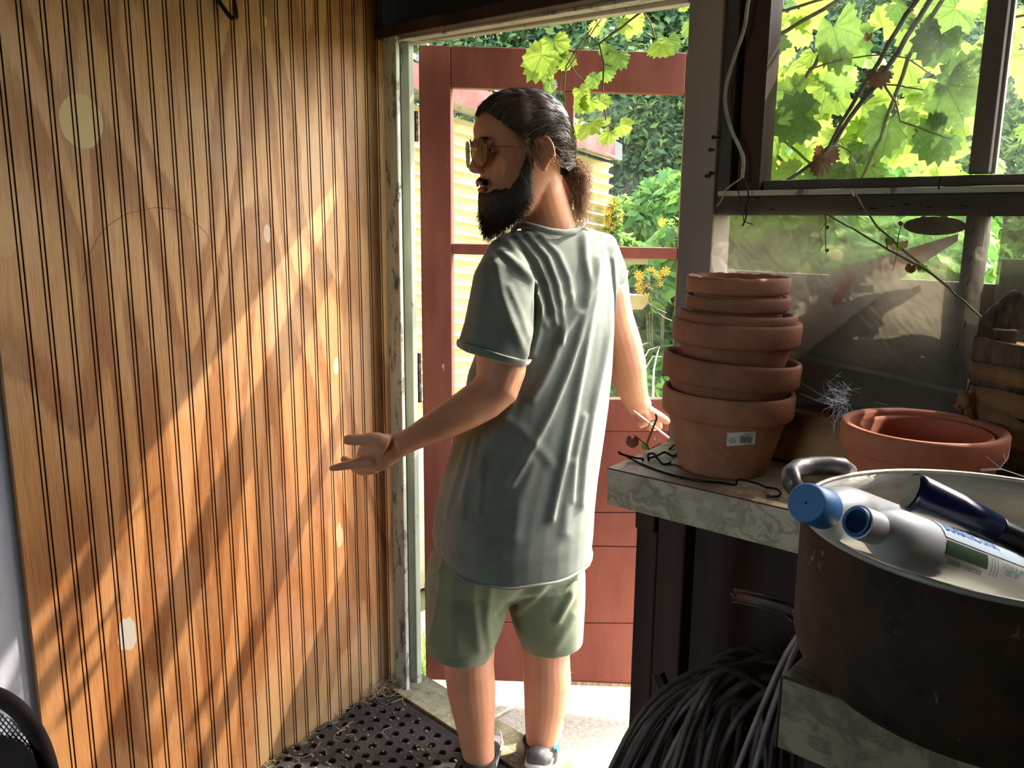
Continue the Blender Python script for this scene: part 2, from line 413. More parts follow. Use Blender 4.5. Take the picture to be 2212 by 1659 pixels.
# sill lip and board below
zs = onY(1900, 411, 1.50)[2]
obj('trim_10', MB().box((-.9, 1.50, zs - .006), (.6, 1.56, zs + .004)), M_beam, kind='structure', label='thin pale sill lip under the window', bev=.001)
zb0 = onY(1900, 466, 1.52)[2]; zb1 = zs - .006
obj('trim_11', MB().box((-.93, 1.518, zb0), (.6, 1.56, zb1)), M_greywood_h, kind='structure', label='grey rail with staples under the window', bev=.002)
# studs and low wall behind the plastic
xs0, xs1 = onY(2068, 650, 1.53)[0], onY(2110, 650, 1.53)[0]
obj('trim_12', MB().box((xs0, 1.525, 1.05), (xs1, 1.56, zb0)), M_greywood, kind='structure', label='upright stud behind the plastic sheet', bev=.002)
# sill plank standing on the bench
pa = onY(1600, 858, 1.50); 
obj('trim_13', MB().box((-.90, 1.485, 1.045), (.6, 1.521, 1.143)), mat('warm_fir_plank', '#a57850', '#7a5436', 12, (.06, 1, 1), .8, .5, 60), kind='structure', label='fir plank along the back of the bench', bev=.003)
# low wall below bench height and backing board behind plastic
M_backboard = mat('grey_brown_board', '#6e6458', '#524a41', 5, (1, 1, .5), .9, .2, 40)
zstrip = onY(1700, 590, 1.6)[2]
lw = obj('low_wall', MB().box((-.96, 1.57, -.05), (1.6, 1.63, 1.02)), M_darkwall, wf)
obj('backing_board', MB().box((-.93, 1.60, 1.02), (xs1 + .01, 1.615, zstrip)), M_backboard, wf, label='grey brown board behind the plastic sheet')
obj('cladding_right', MB().box((.5, 1.57, 1.02), (1.6, 1.63, 2.5)).box((-.9, 1.57, 2.3), (.5, 1.63, 2.5)), M_darkwall, wf)
# screen in the right hand bay
t = NT('insect_screen'); v = t.pos((1, 1, 1))
wv = t.n('TexWave', i_Vector=v, i_Scale=160.0, wave_type='BANDS', bands_direction='X').outputs[1]; wv2 = t.n('TexWave', i_Vector=v, i_Scale=160.0, bands_direction='Z').outputs[1]
m_ = t.ramp(t.math('MAXIMUM', wv, wv2), [(.78, 0.0), (.85, 1.0)])
M_screen = t.done(t.mixsh(t.math('ADD', t.math('MULTIPLY', m_, .4), .35), t.n('BsdfTransparent').outputs[0], t.bsdf('#8d917c', .9)))
obj('screen', MB().box((xs1 + .012, 1.578, 1.2), (.5, 1.580, zb0)), M_screen, wf, label='grey green insect screen')
obj('backing_board', MB().box((xs1 + .012, 1.60, 1.02), (.5, 1.615, onY(2180, 560, 1.6)[2])), M_backboard, wf)

# ---- right, back wall and roof (out of frame, keep the room a room), plus an added light block
obj('wall_light_block', MB().box((-.55, -.55, -.05), (1.6, -.47, 2.42)), M_darkwall, kind='structure')  # added unseen wall, keeps skylight from the back gap off the counters
wr = obj('wall_right', MB().box((1.6, -3.2, -.05), (1.68, 1.64, 2.5)), M_darkwall, kind='structure')
obj('wall_back', MB().box((-2.7, -3.2, -.05), (-2.5, -3.12, 2.5)).box((-.4, -3.2, -.05), (1.68, -3.12, 2.5)).box((-2.5, -3.2, 2.3), (-.4, -3.12, 2.5)), M_darkwall, kind='structure')
obj('ceiling', MB().hexa([(-2.8, -3.3, 2.42), (1.75, -3.3, 2.42), (1.75, 1.64, 2.42), (-2.8, 1.64, 2.42)], (0, 0, .05)), mat('ceiling_boards', '#6e6252', '#564b3e', 5, (.2, 1, 1), .9), kind='structure')
EY, EZ = 1.95, 2.25
obj('eave', MB().hexa([(-2.9, 1.60, 2.42), (1.8, 1.60, 2.42), (1.8, EY, EZ), (-2.9, EY, EZ)], (0, 0, .03)), M_darkwood, kind='structure', label='roof overhang above the door')
# ================================================================ red door standing open outside
DA = math.radians(36); DE = np.array([math.cos(DA), math.sin(DA), 0]); DN = np.cross(DE, [0, 0, 1])   # DN faces the camera side
DH = onZ(920, 1468, -.04)
if DN.dot(CAM - DH) < 0: DN = -DN
def Dhit(x, y): return hit(x, y, DN, DH)
def Ds(x, y): return float((Dhit(x, y) - DH).dot(DE))
def DP(s, z, o=0.0): return np.array([DH[0], DH[1], 0]) + DE * s + DN * o + np.array([0, 0, z])
sG0, sG1 = Ds(975, 540), Ds(1464, 540); sE = sG1 + .085
def dz(yl, yr):      # height line from two pixel rows at the glass edges
    a, b = Dhit(975, yl)[2], Dhit(1470, yr)[2]
    return lambda s: a + (b - a) * (s - sG0) / (sG1 - sG0)
zTop = dz(99, 114); zG1 = dz(189, 204); zM1 = dz(526, 536); zM0 = dz(549, 561); zG0 = dz(862, 864); zBot = dz(1470, 1490)
dr = empty('door_1', DP(0, zBot(0)), 'open brick-red painted door with glass panes in its upper half', 'door', kind=None)
T_ = -.038
def dpiece(name, s0, s1, zl, zh, mat_=M_redpaint, o=0.0, th=T_, bev=.003, **k):
    return obj(name, MB().hexa([DP(s0, zl(s0), o), DP(s1, zl(s1), o), DP(s1, zh(s1), o), DP(s0, zh(s0), o)], DN * th), mat_, dr, bev=bev, **k)
dpiece('stile', 0, sG0, zBot, zTop); dpiece('stile', sG1, sE, zBot, zTop)
dpiece('top_rail', sG0 + .001, sG1 - .001, zG1, zTop)
dpiece('lock_rail', sG0 + .001, sG1 - .001, lambda s: zG0(s) - .10, zG0)
dpiece('mid_rail', sG0 + .001, sG1 - .001, zM0, zM1, o=-.002)
sV0, sV1 = Ds(1216, 300), Ds(1238, 300)
dpiece('glazing_bar', sV0, sV1, zM1, zG1, o=-.004)
for a, b, lo_, hi_ in ((sG0, sV0, zM1, zG1), (sV1, sG1, zM1, zG1), (sG0, sG1, zG0, zM0)):
    if True:
        dpiece('pane', a - .004, b + .004, lambda s: lo_(s) - .003, lambda s: hi_(s) + .003, M_glass, o=-.018, th=-.003, bev=0)
# horizontal boards of the lower half
ys = [(0, 0), (1108, 1110), (1176, 1186), (1344, 1352)]
lines = [lambda s: zG0(s) - .10] + [dz(a, b) for a, b in ys[1:]] + [zBot]
for i in range(4):
    hi_, lo_ = lines[i], lines[i + 1]
    dpiece('board', sG0 + .001, sG1 - .001, lambda s: lo_(s) + .0015, lambda s: hi_(s) - .0015, o=-.004 - .001 * (i % 2), th=-.028, bev=.002)
t = NT('bare_wood_scar'); c = t.ramp(t.noise(t.pos((1, 1, .2)), 60, 5), [(.3, '#c9b898'), (.7, '#8a6e52')])
M_scar = t.done(t.bsdf(c, .9))
dpiece('drip_edge', sG0 + .3, sG1 - .02, lambda s: zBot(s) - .001, lambda s: zBot(s) + .014 + .006 * math.sin(s * 40), M_scar, o=.001, th=-.002, bev=0, label='worn bare strip at the door foot')
obj('tape', MB().hexa([DP(Ds(1322, 612), Dhit(1322, 572)[2], -.0145), DP(Ds(1398, 612), Dhit(1398, 572)[2], -.0145), DP(Ds(1398, 612), Dhit(1398, 556)[2], -.0145), DP(Ds(1322, 612), Dhit(1322, 556)[2], -.0145)], DN * .0006), mat('old_tape', '#cfd2a4', '#b9c08e', 20), dr, label='strip of old tape across the glass')
pts = [(1340, 637), (1401, 640), (1399, 655), (1388, 668), (1362, 669), (1350, 655), (1338, 648)]
obj('tape', MB().hexa([hit(x, y, DN, DH - DN * .014) for x, y in pts], DN * .0006), mat('yellowed_tape', '#dcd69a', '#c8bf84', 20), dr, label='yellowed torn tape patch on the glass')
# hinges
def hinge(y0, y1, nm):
    h = empty('hinge', DP(-.012, Dhit(905, (y0 + y1) / 2)[2], .0))
    h.parent = dr; h.location = tuple(wpos(h) - wpos(dr))
    za, zb_ = Dhit(905, y1)[2], Dhit(905, y0)[2]
    n = 5
    for i in range(n):
        a = za + (zb_ - za) * i / n; b = za + (zb_ - za) * (i + .94) / n
        obj('knuckle', MB().tube([DP(-.008, a, .004), DP(-.008, b, .004)], .0065, 10), M_steel if i % 2 else mat('rusty_hinge_%d' % i, '#6a5a58', '#8f6a52', 60, metal=.5), h, True)
    obj('leaf_plate', MB().hexa([DP(-.012, za, .002), DP(-.045, za, .03), DP(-.045, zb_, .03), DP(-.012, zb_, .002)], DE * .002), mat('hinge_plate', '#5a5158', '#473d44', 30, metal=.5), h)
hinge(240, 306, 'hinge'); hinge(762, 868, 'hinge')

# ================================================================ plastic sheet stapled over the low window
t = NT('polythene'); v = t.pos()
wr_ = t.noise(v, 7, 8, .65, 1.5)
bmp = t.bump(t.math('ADD', t.math('MULTIPLY', wr_, 1.0), t.math('MULTIPLY', t.noise(t.pos((1, 1, 3)), 30, 8, .8), .5)), 1.0, .02)
gl = t.n('BsdfGlossy', i_Color=(1, 1, 1, 1), i_Roughness=.22, i_Normal=bmp).outputs[0]
df = t.mixsh(.5, t.n('BsdfTranslucent', i_Color=lin('#a0967e')).outputs[0], t.n('BsdfDiffuse', i_Color=lin('#7f776a'), i_Normal=bmp).outputs[0])
rf = t.mixsh(.55, t.n('BsdfTransparent', i_Color=(.93, .93, .9, 1)).outputs[0], t.n('BsdfRefraction', i_Color=(.93, .93, .9, 1), i_Roughness=.32, i_IOR=1.03).outputs[0])
s1 = t.mixsh(t.math('ADD', t.math('MULTIPLY', wr_, .5), .12), rf, df)
M_poly = t.done(t.mixsh(.13, s1, gl))
# outline in pixels at the plane of the rail, resampled to a wavy grid
L_ = [(1544, 418), (1530, 470), (1529, 530), (1524, 570), (1533, 592), (1530, 700), (1528, 858)]
R_ = [(2137, 448), (2132, 520), (2124, 600), (2118, 700), (2108, 780), (2092, 840), (2080, 880)]
def lerp_poly(P, u):
    P = np.array(P, float); t_ = u * (len(P) - 1); i = min(int(t_), len(P) - 2); return P[i] + (P[i + 1] - P[i]) * (t_ - i)
from mathutils import noise as mnoise
NU, NV = 170, 120; rows = []
for j in range(NV + 1):
    a, b = lerp_poly(L_, j / NV), lerp_poly(R_, j / NV); row = []
    for i in range(NU + 1):
        u = i / NU; w = j / NV; p = a + (b - a) * u
        p[1] += (1 - w) * 8 * math.sin(u * 9) * (.3 + abs(math.sin(u * 4)))
        q = onY(p[0], p[1], 1.512)
        am = .003 + .009 * min(1, w * 1.5)
        q[1] += -am * (math.sin(u * 17 + w * 6) * .4 + math.sin(u * 7 - w * 11) * .4 + math.sin(u * 31 + 8 * w) * .2) - .002
        ns = mnoise.noise(Vector((q[0] * 26, q[2] * 17, 3.1))); n2 = mnoise.noise(Vector((q[0] * 60 + 40 * q[2], q[2] * 30, 9.1)))
        q[1] -= .0035 * (1 - abs(ns)) ** 4 + .0018 * (1 - abs(n2)) ** 5
        q[1] = min(q[1], 1.5165)
        if w > .85: q[1] = min(q[1], 1.482)
        row.append(q)
    rows.append(row)
mb = MB(); mb.v = [tuple(q) for r in rows for q in r]; mb.n = len(mb.v)
mb.f = [(j * (NU + 1) + i, j * (NU + 1) + i + 1, (j + 1) * (NU + 1) + i + 1, (j + 1) * (NU + 1) + i) for j in range(NV) for i in range(NU)]
ps = obj('plastic_sheet', mb, M_poly, smooth=True, label='milky crinkled plastic sheet stapled below the window', cat='plastic sheet')
M_staple = M_darksteel
for (x, y) in [(1668, 452), (1722, 454), (1790, 450), (1862, 452), (1886, 450), (1928, 446), (1958, 442), (2008, 447), (2082, 444)]:
    p = onY(x, y, 1.506); a = rnd.uniform(-.25, .25)
    obj('staple', MB().tube([p - np.array([.005, 0, .005 * a]), p + np.array([.005, 0, .005 * a])], .0008, 5), M_staple, ps)
for (x, y) in [(2100, 500), (2096, 560), (2090, 610), (2084, 700), (2068, 745), (2064, 800)]:
    p = onY(x, y, 1.500); obj('staple', MB().tube([p - np.array([.001, 0, .006]), p + np.array([.001, 0, .006])], .0008, 5), M_staple, ps)
# folded plastic bag with red print hanging behind the sheet
M_bag = mat('pale_bag_plastic', '#b3a899', '#a0927f', 4, rough=.5)
bagp = [(1700, 640), (1830, 575), (2070, 505), (2070, 520), (1960, 590), (1800, 715), (1700, 790), (1650, 700)]
bg_ = obj('folded_plastic_bag', MB().hexa([onY(x, y, 1.585) for x, y in bagp], (0, .002, 0)), M_bag, label='pale folded plastic bag with red marks behind the milky sheet', cat='bag')
M_redmark = mat('red_print', '#b4473c')
for P in ([(1838, 590), (1845, 598), (1818, 650), (1798, 662), (1800, 640), (1820, 610)], [(1900, 575), (1945, 556), (1950, 572), (1905, 588)], [(1965, 540), (1995, 530), (1998, 545), (1968, 556)], [(1920, 528), (1962, 518), (1960, 535), (1925, 542)]):
    obj('red_mark', MB().hexa([onY(x, y, 1.582) for x, y in P], (0, .001, 0)), M_redmark, bg_)
# dark oval thing (caught nest) hanging behind the sheet
nb = MB().ball(onY(2018, 488, 1.545), (.052, .012, .016), 20)
nb.tube([onY(1992, 468, 1.57), onY(1996, 480, 1.57)], .006, 6).tube([onY(2040, 466, 1.57), onY(2036, 480, 1.57)], .006, 6)
obj('wasp_nest', nb, mat('dark_nest', '#120f0c', '#080605', 40, rough=.95), smooth=True, label='dark oval nest hanging under the rail behind the sheet', cat='nest')
M_blue = mat('blue_black_clump', '#14181f')  # even blue-black colour of the clump
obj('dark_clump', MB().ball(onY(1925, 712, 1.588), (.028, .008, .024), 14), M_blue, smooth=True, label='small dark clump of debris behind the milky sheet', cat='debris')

# ================================================================ benches
def marble(name, a='#b8a88c', b='#80705c', sc=6):
    t = NT(name); v = t.pos((1, 1, 1)); w = t.n('VectorMath', operation='ADD', i_0=v, i_1=t.n('VectorMath', operation='SCALE', i_0=t.n('TexNoise', i_Vector=v, i_Scale=sc * 1.2, i_Detail=5).outputs[1], i_Scale=.22).outputs[0]).outputs[0]
    n1 = t.noise(w, sc, 8, .62, 1.2)
    vein = t.ramp(n1, [(.455, 0.0), (.495, 1.0), (.50, 1.0), (.55, 0.0)])
    blot = t.ramp(t.noise(w, sc * 1.8, 7, .7), [(.5, 0.0), (.62, .55)])
    c = t.mix(t.math('MAXIMUM', t.math('MULTIPLY', vein, .8), blot), a, b)
    dirt = t.ramp(t.noise(t.pos(), 60, 6, .8), [(.66, 0.0), (.72, .8)])
    c = t.mix(dirt, c, '#3d352c')
    return t.done(t.bsdf(c, .28, 0, t.bump(t.noise(v, 200, 3), .08, .001), .5))
M_marble = marble('marbled_laminate'); M_marble2 = marble('marbled_laminate_side', '#a08e74', '#6a5a46', 4)
BZ = 1.04
def P2(x, y, z=BZ):
    q = onZ(x, y, z); return [q[0], q[1], z]
fl, bl, fr = P2(1313, 1010), P2(1450, 950), P2(1712, 1101)
kx = (fr[1] - fl[1]) / (fr[0] - fl[0])
b1 = empty('potting_bench', (-.5, 1.35, 0), 'high wooden potting bench with a grey marbled laminate top beside the door', 'bench')
X1 = -.352
top = [fl, [X1, fl[1] + kx * (X1 - fl[0]), BZ], [X1, 1.484, BZ], [bl[0], 1.484, BZ]]
zbot = onY(1313, 1090, fl[1])[2]; TH = BZ - zbot
obj('worktop', MB().hexa([np.array(p) for p in top], (0, 0, -TH)), M_marble, b1, bev=.0015)
obj('edge_trim', MB().tube([np.array(fl) + [0, -.0006, -.0012], np.array(top[1]) + [0, -.0006, -.0012]], .0012, 5), M_darkwood, b1, label='dark line along the worktop edge')
zt = zbot - .001
def leg_at(xp0, xp1, yref, Y, th, z0, z1, name='leg', m=M_darkwood, bev=.004):
    a = onY(xp0, yref, Y)[0]; b = onY(xp1, yref, Y)[0]
    return obj(name, MB().box((a, Y, z0), (b, Y + th, z1)), m, b1, bev=bev)
leg_at(1414, 1472, 1300, 1.235, .04, 0, zt)
leg_at(1370, 1412, 1150, 1.34, .13, zt - .09, zt, 'cross_rail')
leg_at(1364, 1408, 1400, 1.38, .09, 0, zt - .09)
obj('leg', MB().box((X1 - .06, 1.25, 0), (X1 - .02, 1.33, zt)), M_darkwood, b1, bev=.003)
obj('side_panel', MB().box((-.905, 1.475, .05), (X1, 1.485, zt)), M_darkwood, b1)

c2, c2l, c2r = P2(1690, 1459), P2(1737, 1372), P2(2212, 1634)
b2 = empty('laminate_counter', (.1, 1.1, 0), 'near counter with the same marbled laminate under the big cooking pot', 'counter')
k2 = (c2r[1] - c2[1]) / (c2r[0] - c2[0]); k2l = (c2l[0] - c2[0]) / (c2l[1] - c2[1])
XR = .9
top2 = [[c2[0], c2[1], BZ], [XR, c2[1] + k2 * (XR - c2[0]) * .6, BZ], [XR, 1.484, BZ], [X1 + .001, 1.484, BZ], [X1 + .001, c2l[1], BZ]]
TH2 = .083
obj('worktop', MB().hexa([np.array(p) for p in top2], (0, 0, -TH2)), M_marble2, b2, bev=.0015)
obj('edge_trim', MB().tube([np.array(top2[0]) + [0, -.0008, -.001], np.array(top2[1]) + [0, -.0008, -.001]], .0013, 5).tube([np.array(top2[0]) + [-.0008, 0, -.001], np.array(top2[0]) + [-.0008, 0, -TH2]], .0013, 5), mat('brown_edge', '#4a382a', rough=.6), b2, label='dark brown line along the counter edge')
obj('leg', MB().box((-.30, .80, 0), (-.24, .86, BZ - TH2)), M_darkwood, b2, bev=.003)
obj('leg', MB().box((-.27, 1.35, 0), (-.21, 1.41, BZ - TH2)), M_darkwood, b2, bev=.003)
obj('apron', MB().box((-.33, .79, BZ - TH2 - .09), (.9, .81, BZ - TH2 - .001)), M_darkwood, b2, bev=.002)

# ================================================================ terracotta pots
def terra(name, a, b, soot='#3a2a22', wet=.0):
    t = NT(name); v = t.local()
    c = t.ramp(t.noise(v, 14, 7, .65), [(.3, a), (.7, b)])
    c = t.mix(t.math('MULTIPLY', t.ramp(t.noise(v, 9, 8, .75), [(.55, 0.0), (.7, 1.0)]), .45), c, soot)
    c = t.mix(t.ramp(t.noise(v, 150, 3, .7), [(.7, 0.0), (.76, .5)]), c, '#cdbfb0')
    return t.done(t.bsdf(c, .72, 0, t.bump(t.noise(v, 70, 6), .25, .001), .35))
TC = [terra('terracotta_a', '#ab7354', '#8f5a40'), terra('terracotta_b', '#9c6549', '#80503a'), terra('terracotta_c', '#a46c50', '#895640'), terra('terracotta_new', '#b87257', '#a66148', '#8a4c38')]
def pot_mesh(R_rim, R_base, H, band, step=.008, lip=.010, seg=64, chip=0, inner=None):
    """outer profile from the foot up: tapered wall, step out, collar band, rounded rim, inner wall"""
    r1 = R_rim - step
    pr = [(.001, 0), (R_base - .004, 0), (R_base, .004)]
    for i in range(1, 9):
        u = i / 8; pr.append((R_base + (r1 - .003 - R_base) * u, .004 + (H - band - .004) * u))
    pr += [(r1 - .001, H - band + .001), (R_rim - .004, H - band + .003), (R_rim - .001, H - band + .008), (R_rim, H - .006), (R_rim - .002, H - .001), (R_rim - .005, H), (R_rim - lip, H - .002)]
    for i in range(0, 7):
        u = i / 6; pr.append((R_rim - lip - .002 - (R_rim - lip - R_base + .008) * u, H - .006 - (H - .018) * u))
    pr.append((.001, .012))
    ch = [nrg.random() for _ in range(seg)]
    wob = None
    if chip:
        def wob(k, r, h): return -chip * ch[k] * .9 if h > H - .012 and r > R_rim - lip - .003 else 0
    return MB().lathe(pr, (0, 0, 0), seg, wob=wob)
def place_pot(name, c, tilt, mb, m, label, group=None, cat='flower pot'):
    me = mb.mesh(name, True); o = put(name, me, m, None, c, label, cat, group)
    o.rotation_euler = tilt; me.set_sharp_from_angle(angle=math.radians(50)); return o
sc_ = onZ(1556, 1010, BZ); sc_[2] = 0
# stack centre from the pots' visible middle
d_st = float(sc_.dot(FWD))
def at_stack(x, y): return U(x, y, d_st)
def stack_pot(px_l, px_r, y_top_c, Hh, band_px, base_r, tilt_deg, m, label, cx_dx=0, chip=0, step=.008):
    """rim left/right pixels at rim top; y_top_c the pixel row of the rim's middle"""
    mid = at_stack((px_l + px_r) / 2, y_top_c); s_ = pxm(mid)
    Rr = (px_r - px_l) / 2 / s_; band = band_px / s_
    ax = np.array([0, 0, 1.0]) * math.cos(tilt_deg) + RGT * math.sin(tilt_deg)
    base = mid - ax * Hh
    o = place_pot('flower_pot', base, (0, 0, 0), pot_mesh(Rr, base_r, Hh, band, step, chip=chip), m, label, 'stacked clay flower pots on the bench')
    q = Vector((0, 0, 1)).rotation_difference(Vector(ax)); o.rotation_mode = 'QUATERNION'; o.rotation_quaternion = q
    return o, base, ax, Rr
base_mid = at_stack(1557, 1012)
s0 = pxm(base_mid); mid = at_stack(1573, 838); H0 = mid[2] - BZ
A, bA, axA, RA = stack_pot(1434, 1714, 838, H0, 58, 92 / s0, math.radians(4.2) * .35, TC[0], 'large clay pot at the foot of the stack, with a white price sticker', step=.010)
stack_pot(1436, 1728, 768, .125, 56, .085, math.radians(4), TC[1], 'wide brown clay pot second from the bottom of the stack', step=.011)
stack_pot(1455, 1728, 690, .12, 52, .082, math.radians(1.0), TC[2], 'clay pot with a deep collar third from the bottom of the stack', step=.012)
stack_pot(1465, 1719, 672, .115, 30, .082, math.radians(1.5), TC[1], 'thin rimmed clay pot nested in the middle of the stack', step=.012)
stack_pot(1483, 1705, 636, .13, 34, .07, math.radians(.3), TC[1], 'stained clay pot second from the top of the stack', step=.01, chip=.001)
stack_pot(1486, 1705, 594, .13, 40, .07, math.radians(.2), TC[0], 'topmost clay pot of the stack, chipped and limy along its rim', step=.01, chip=.0025)
# lime crust on the top rim
# price sticker on pot A
stk = []
nst = 8
from mathutils.bvhtree import BVHTree
MA_ = Matrix.Translation(Vector(bA)) @ A.rotation_quaternion.to_matrix().to_4x4()
BVA = BVHTree.FromPolygons([MA_ @ v_.co for v_ in A.data.vertices], [tuple(p_.vertices) for p_ in A.data.polygons])
def onpotA(px, py, off=.0008):
    r = Vector(_n(ray(px, py))); hp__ = BVA.ray_cast(Vector(CAM), r)
    return np.array(hp__[0] - r * off * 1.5) if hp__[0] is not None else U(px, py, d_st - RA)
g1 = MB(); rows = []
for j in range(5):
    row = []
    for i in range(nst + 1):
        u = i / nst; w = j / 4
        x = (1571 + (1633 - 1571) * u) + (-2 * w); y = (935 - 3 * u) + w * (29 - 1 * u)
        row.append(onpotA(x, y))
    rows.append(row)
g1.v = [tuple(q) for r in rows for q in r]; g1.n = len(g1.v); g1.f = [(j * 9 + i, j * 9 + i + 1, j * 9 + 10 + i, j * 9 + 9 + i) for j in range(4) for i in range(8)]
A.rotation_mode = 'QUATERNION'
for v_ in A.data.vertices: v_.co = (A.rotation_quaternion.to_matrix() @ v_.co)
A.rotation_quaternion = (1, 0, 0, 0)
st = obj('price_sticker', g1, mat('sticker_paper', '#cfc8ba', rough=.6), A, smooth=True, label='white price sticker stuck on upside down')
ink = mat('sticker_ink', '#38302c')
def patch(P, name='ink_mark', parent=st):
    m_ = MB(); m_.v = [tuple(onpotA(x, y, .0014)) for x, y in P]; m_.n = len(P); m_.f = [tuple(range(len(P)))]
    return m_
bars = MB()
for x, w in [(1599.5, 1.3), (1602.3, .7), (1604, .7), (1606, .6), (1607.8, .7), (1609.6, 1.2), (1612, .7), (1615, 1.6), (1618.6, 1.3), (1621, .6), (1623.4, 1.2)]:
    m_ = patch([(x, 944), (x + w, 944), (x + w - .6, 957), (x - .6, 957)]); bars.add(m_.v, m_.f)
for (x, y, w) in [(1606, 937.3, 2.4), (1610, 937, 1.4), (1613.5, 936.5, 3.6), (1618.5, 936, 4), (1624, 935.6, 3), (1628.5, 935, 2.2), (1598.5, 940.6, 3), (1603.5, 940, 3), (1608.5, 939.6, 4), (1614, 939.2, 4), (1620, 938.6, 4), (1626, 938, 3), (1601, 943, 6), (1612, 942, 8), (1596.6, 943.3, 1.4), (1575, 946, 1.6), (1581, 946.2, 2), (1584, 946.2, 1.4), (1586.4, 946.2, 2.6), (1607.5, 959.6, 4), (1613, 959, 3), (1617.5, 958.4, 4), (1623, 957.8, 2)]:
    m_ = patch([(x, y), (x + w, y - .1), (x + w - .05, y + 1), (x - .05, y + 1.1)]); bars.add(m_.v, m_.f)
ov = []
for k in range(24):
    a0, a1 = k / 24 * 6.2832, (k + 1) / 24 * 6.2832
    P = [(1582 + 7.6 * math.cos(a0), 953 + 3.8 * math.sin(a0)), (1582 + 7.6 * math.cos(a1), 953 + 3.8 * math.sin(a1)), (1582 + 6.4 * math.cos(a1), 953 + 2.8 * math.sin(a1)), (1582 + 6.4 * math.cos(a0), 953 + 2.8 * math.sin(a0))]
    m_ = patch(P); bars.add(m_.v, m_.f)
m_ = patch([(1580.6, 954.2), (1583.6, 954.2), (1582.3, 951.6), (1581.8, 951.6)]); bars.add(m_.v, m_.f)
obj('printing', bars, ink, st, label='black bar code, small print and oval logo')

# second pot with a smaller one nested inside
pc = onZ(1993, 912, 1.2); rimL, rimR = 1829, 2161
Yc = 1.245; pm = hit(1994, 916, (0, 1, 0), (0, Yc, 0)); d2 = pm.dot(FWD); s2 = pxm(pm); R2 = (rimR - rimL) / 2 / s2; H2 = pm[2] - BZ
o2 = place_pot('flower_pot', (pm[0], pm[1], BZ), (0, 0, 0), pot_mesh(R2, R2 * .74, H2, 62 / s2, .009, .012), TC[3], 'single orange clay pot standing right of the stack, with a smaller pot inside')
o3 = place_pot('flower_pot', (pm[0] + .003, pm[1], BZ + .022), (0, 0, 0), pot_mesh(R2 - .021, R2 * .64, H2 - .029, .03, .004, .007), TC[3], 'smaller orange pot nested inside the single pot right of the stack')

# ================================================================ cooking pot on the counter
CP = np.array([-.198, .898, BZ]); CR, CH = .188, .165
t = NT('sooty_enamel'); v = t.local()
c = t.ramp(t.noise(v, 7, 8, .7), [(.35, '#120d0a'), (.68, '#4a3423')])
sp = t.ramp(t.noise(t.local((1, 1, .5)), 24, 6, .8, .6), [(.635, 0.0), (.68, 1.0)])
c = t.mix(t.math('MULTIPLY', sp, .6), c, '#a08868')
M_soot = t.done(t.bsdf(c, .6, .0, t.bump(t.noise(v, 40, 6), .35, .002), .2))
M_alu = mat('scratched_aluminium', '#c4c0b4', '#99958a', 9, (1, 1, 4), .5, .3, 120, metal=.25, speck='#4a463f', speck_s=90, speck_t=.68)
pot = empty('cooking_pot', CP, 'big sooty round cooking pot with a bright aluminium inside on the near counter', 'pot')
prof = [(.001, 0), (CR - .035, 0), (CR - .018, .004), (CR - .006, .016), (CR - .001, .035)] + [(CR - .001 + .001 * u, .035 + (CH - .035) * u) for u in (.25, .5, .75, 1)]
obj('outer_wall', MB().lathe(prof, CP, 96), M_soot, pot, True)
prin = [(CR, CH), (CR - .004, CH - .001), (CR - .006, CH - .02), (CR - .007, .03), (CR - .03, .006), (.001, .006)]
obj('inner_wall', MB().lathe(prin, CP, 96), M_alu, pot, True)
obj('rim', MB().tube([CP + np.array([math.cos(a) * (CR - .001), math.sin(a) * (CR - .001), CH]) for a in np.linspace(0, 2 * math.pi, 73)], .0032, 8, cap=False), M_alu, pot, True)
# loop handle on the far left
hp = [(1722, 1062), (1710, 1040), (1708, 1022), (1722, 1011), (1752, 1007), (1790, 1006), (1815, 1008), (1832, 1022)]
hz = CP[2] + CH - .002
hl = [onZ(x, y, hz + (.012 if 0 < i < 7 else 0)) for i, (x, y) in enumerate(hp)]
obj('handle', MB().tube(hl, [(.012, .010)] * 8, 12), mat('dull_cast_aluminium', '#8d8b86', '#4f4d4a', 30, rough=.4, metal=.5, bump=.2), pot, True)

# bottles and tube lying in the pot
M_whitep = mat('white_plastic', '#cfd2d0', '#bfc2bf', 4, rough=.38, spec=.4)
M_cap = mat('blue_plastic', '#3f74ad', '#356596', 5, rough=.4)
def axis_frame(p, q):
    ax = _n(np.asarray(q) - np.asarray(p)); return ax
hz_ = CP[2] + CH
bA0, bA1 = U(1748, 1088, .80), U(1905, 1075, .92)
def bottle(name, p0, direc, profs, label, caps):
    b = empty(name, p0, label, 'bottle'); ax = _n(direc)
    for nm, pr, m, lb in profs: 
        o = obj(nm, MB().lathe(pr, p0, 40, ax), m, b, True, label=lb); o.data.set_sharp_from_angle(angle=math.radians(40))
    return b, ax
def dir_px(x0, y0, d0, x1, y1, d1): return U(x1, y1, d1) - U(x0, y0, d0)
def size(px, p): return px / pxm(p)
# bottle 1 : closed cap, facing the camera at lower left
p1 = U(1741, 1086, .70); dv1 = _n(dir_px(1741, 1086, .70, 1838, 1118, .765)); r_c = size(47, p1)
bottle('squeeze_bottle', p1, dv1, [
    ('cap', [(.001, 0), (r_c * .86, 0), (r_c * .94, .002), (r_c * .98, .03), (r_c * 1.0, .034), (r_c * .8, .036)], M_cap, 'light blue screw cap'),
    ('body', [(r_c * .8, .035), (r_c * .85, .045), (r_c * 1.25, .062), (r_c * 1.45, .085), (r_c * 1.48, .10), (r_c * 1.5, .20), (.001, .205)], M_whitep, None)],
    'white bottle with a closed light blue cap lying in the cooking pot', None)
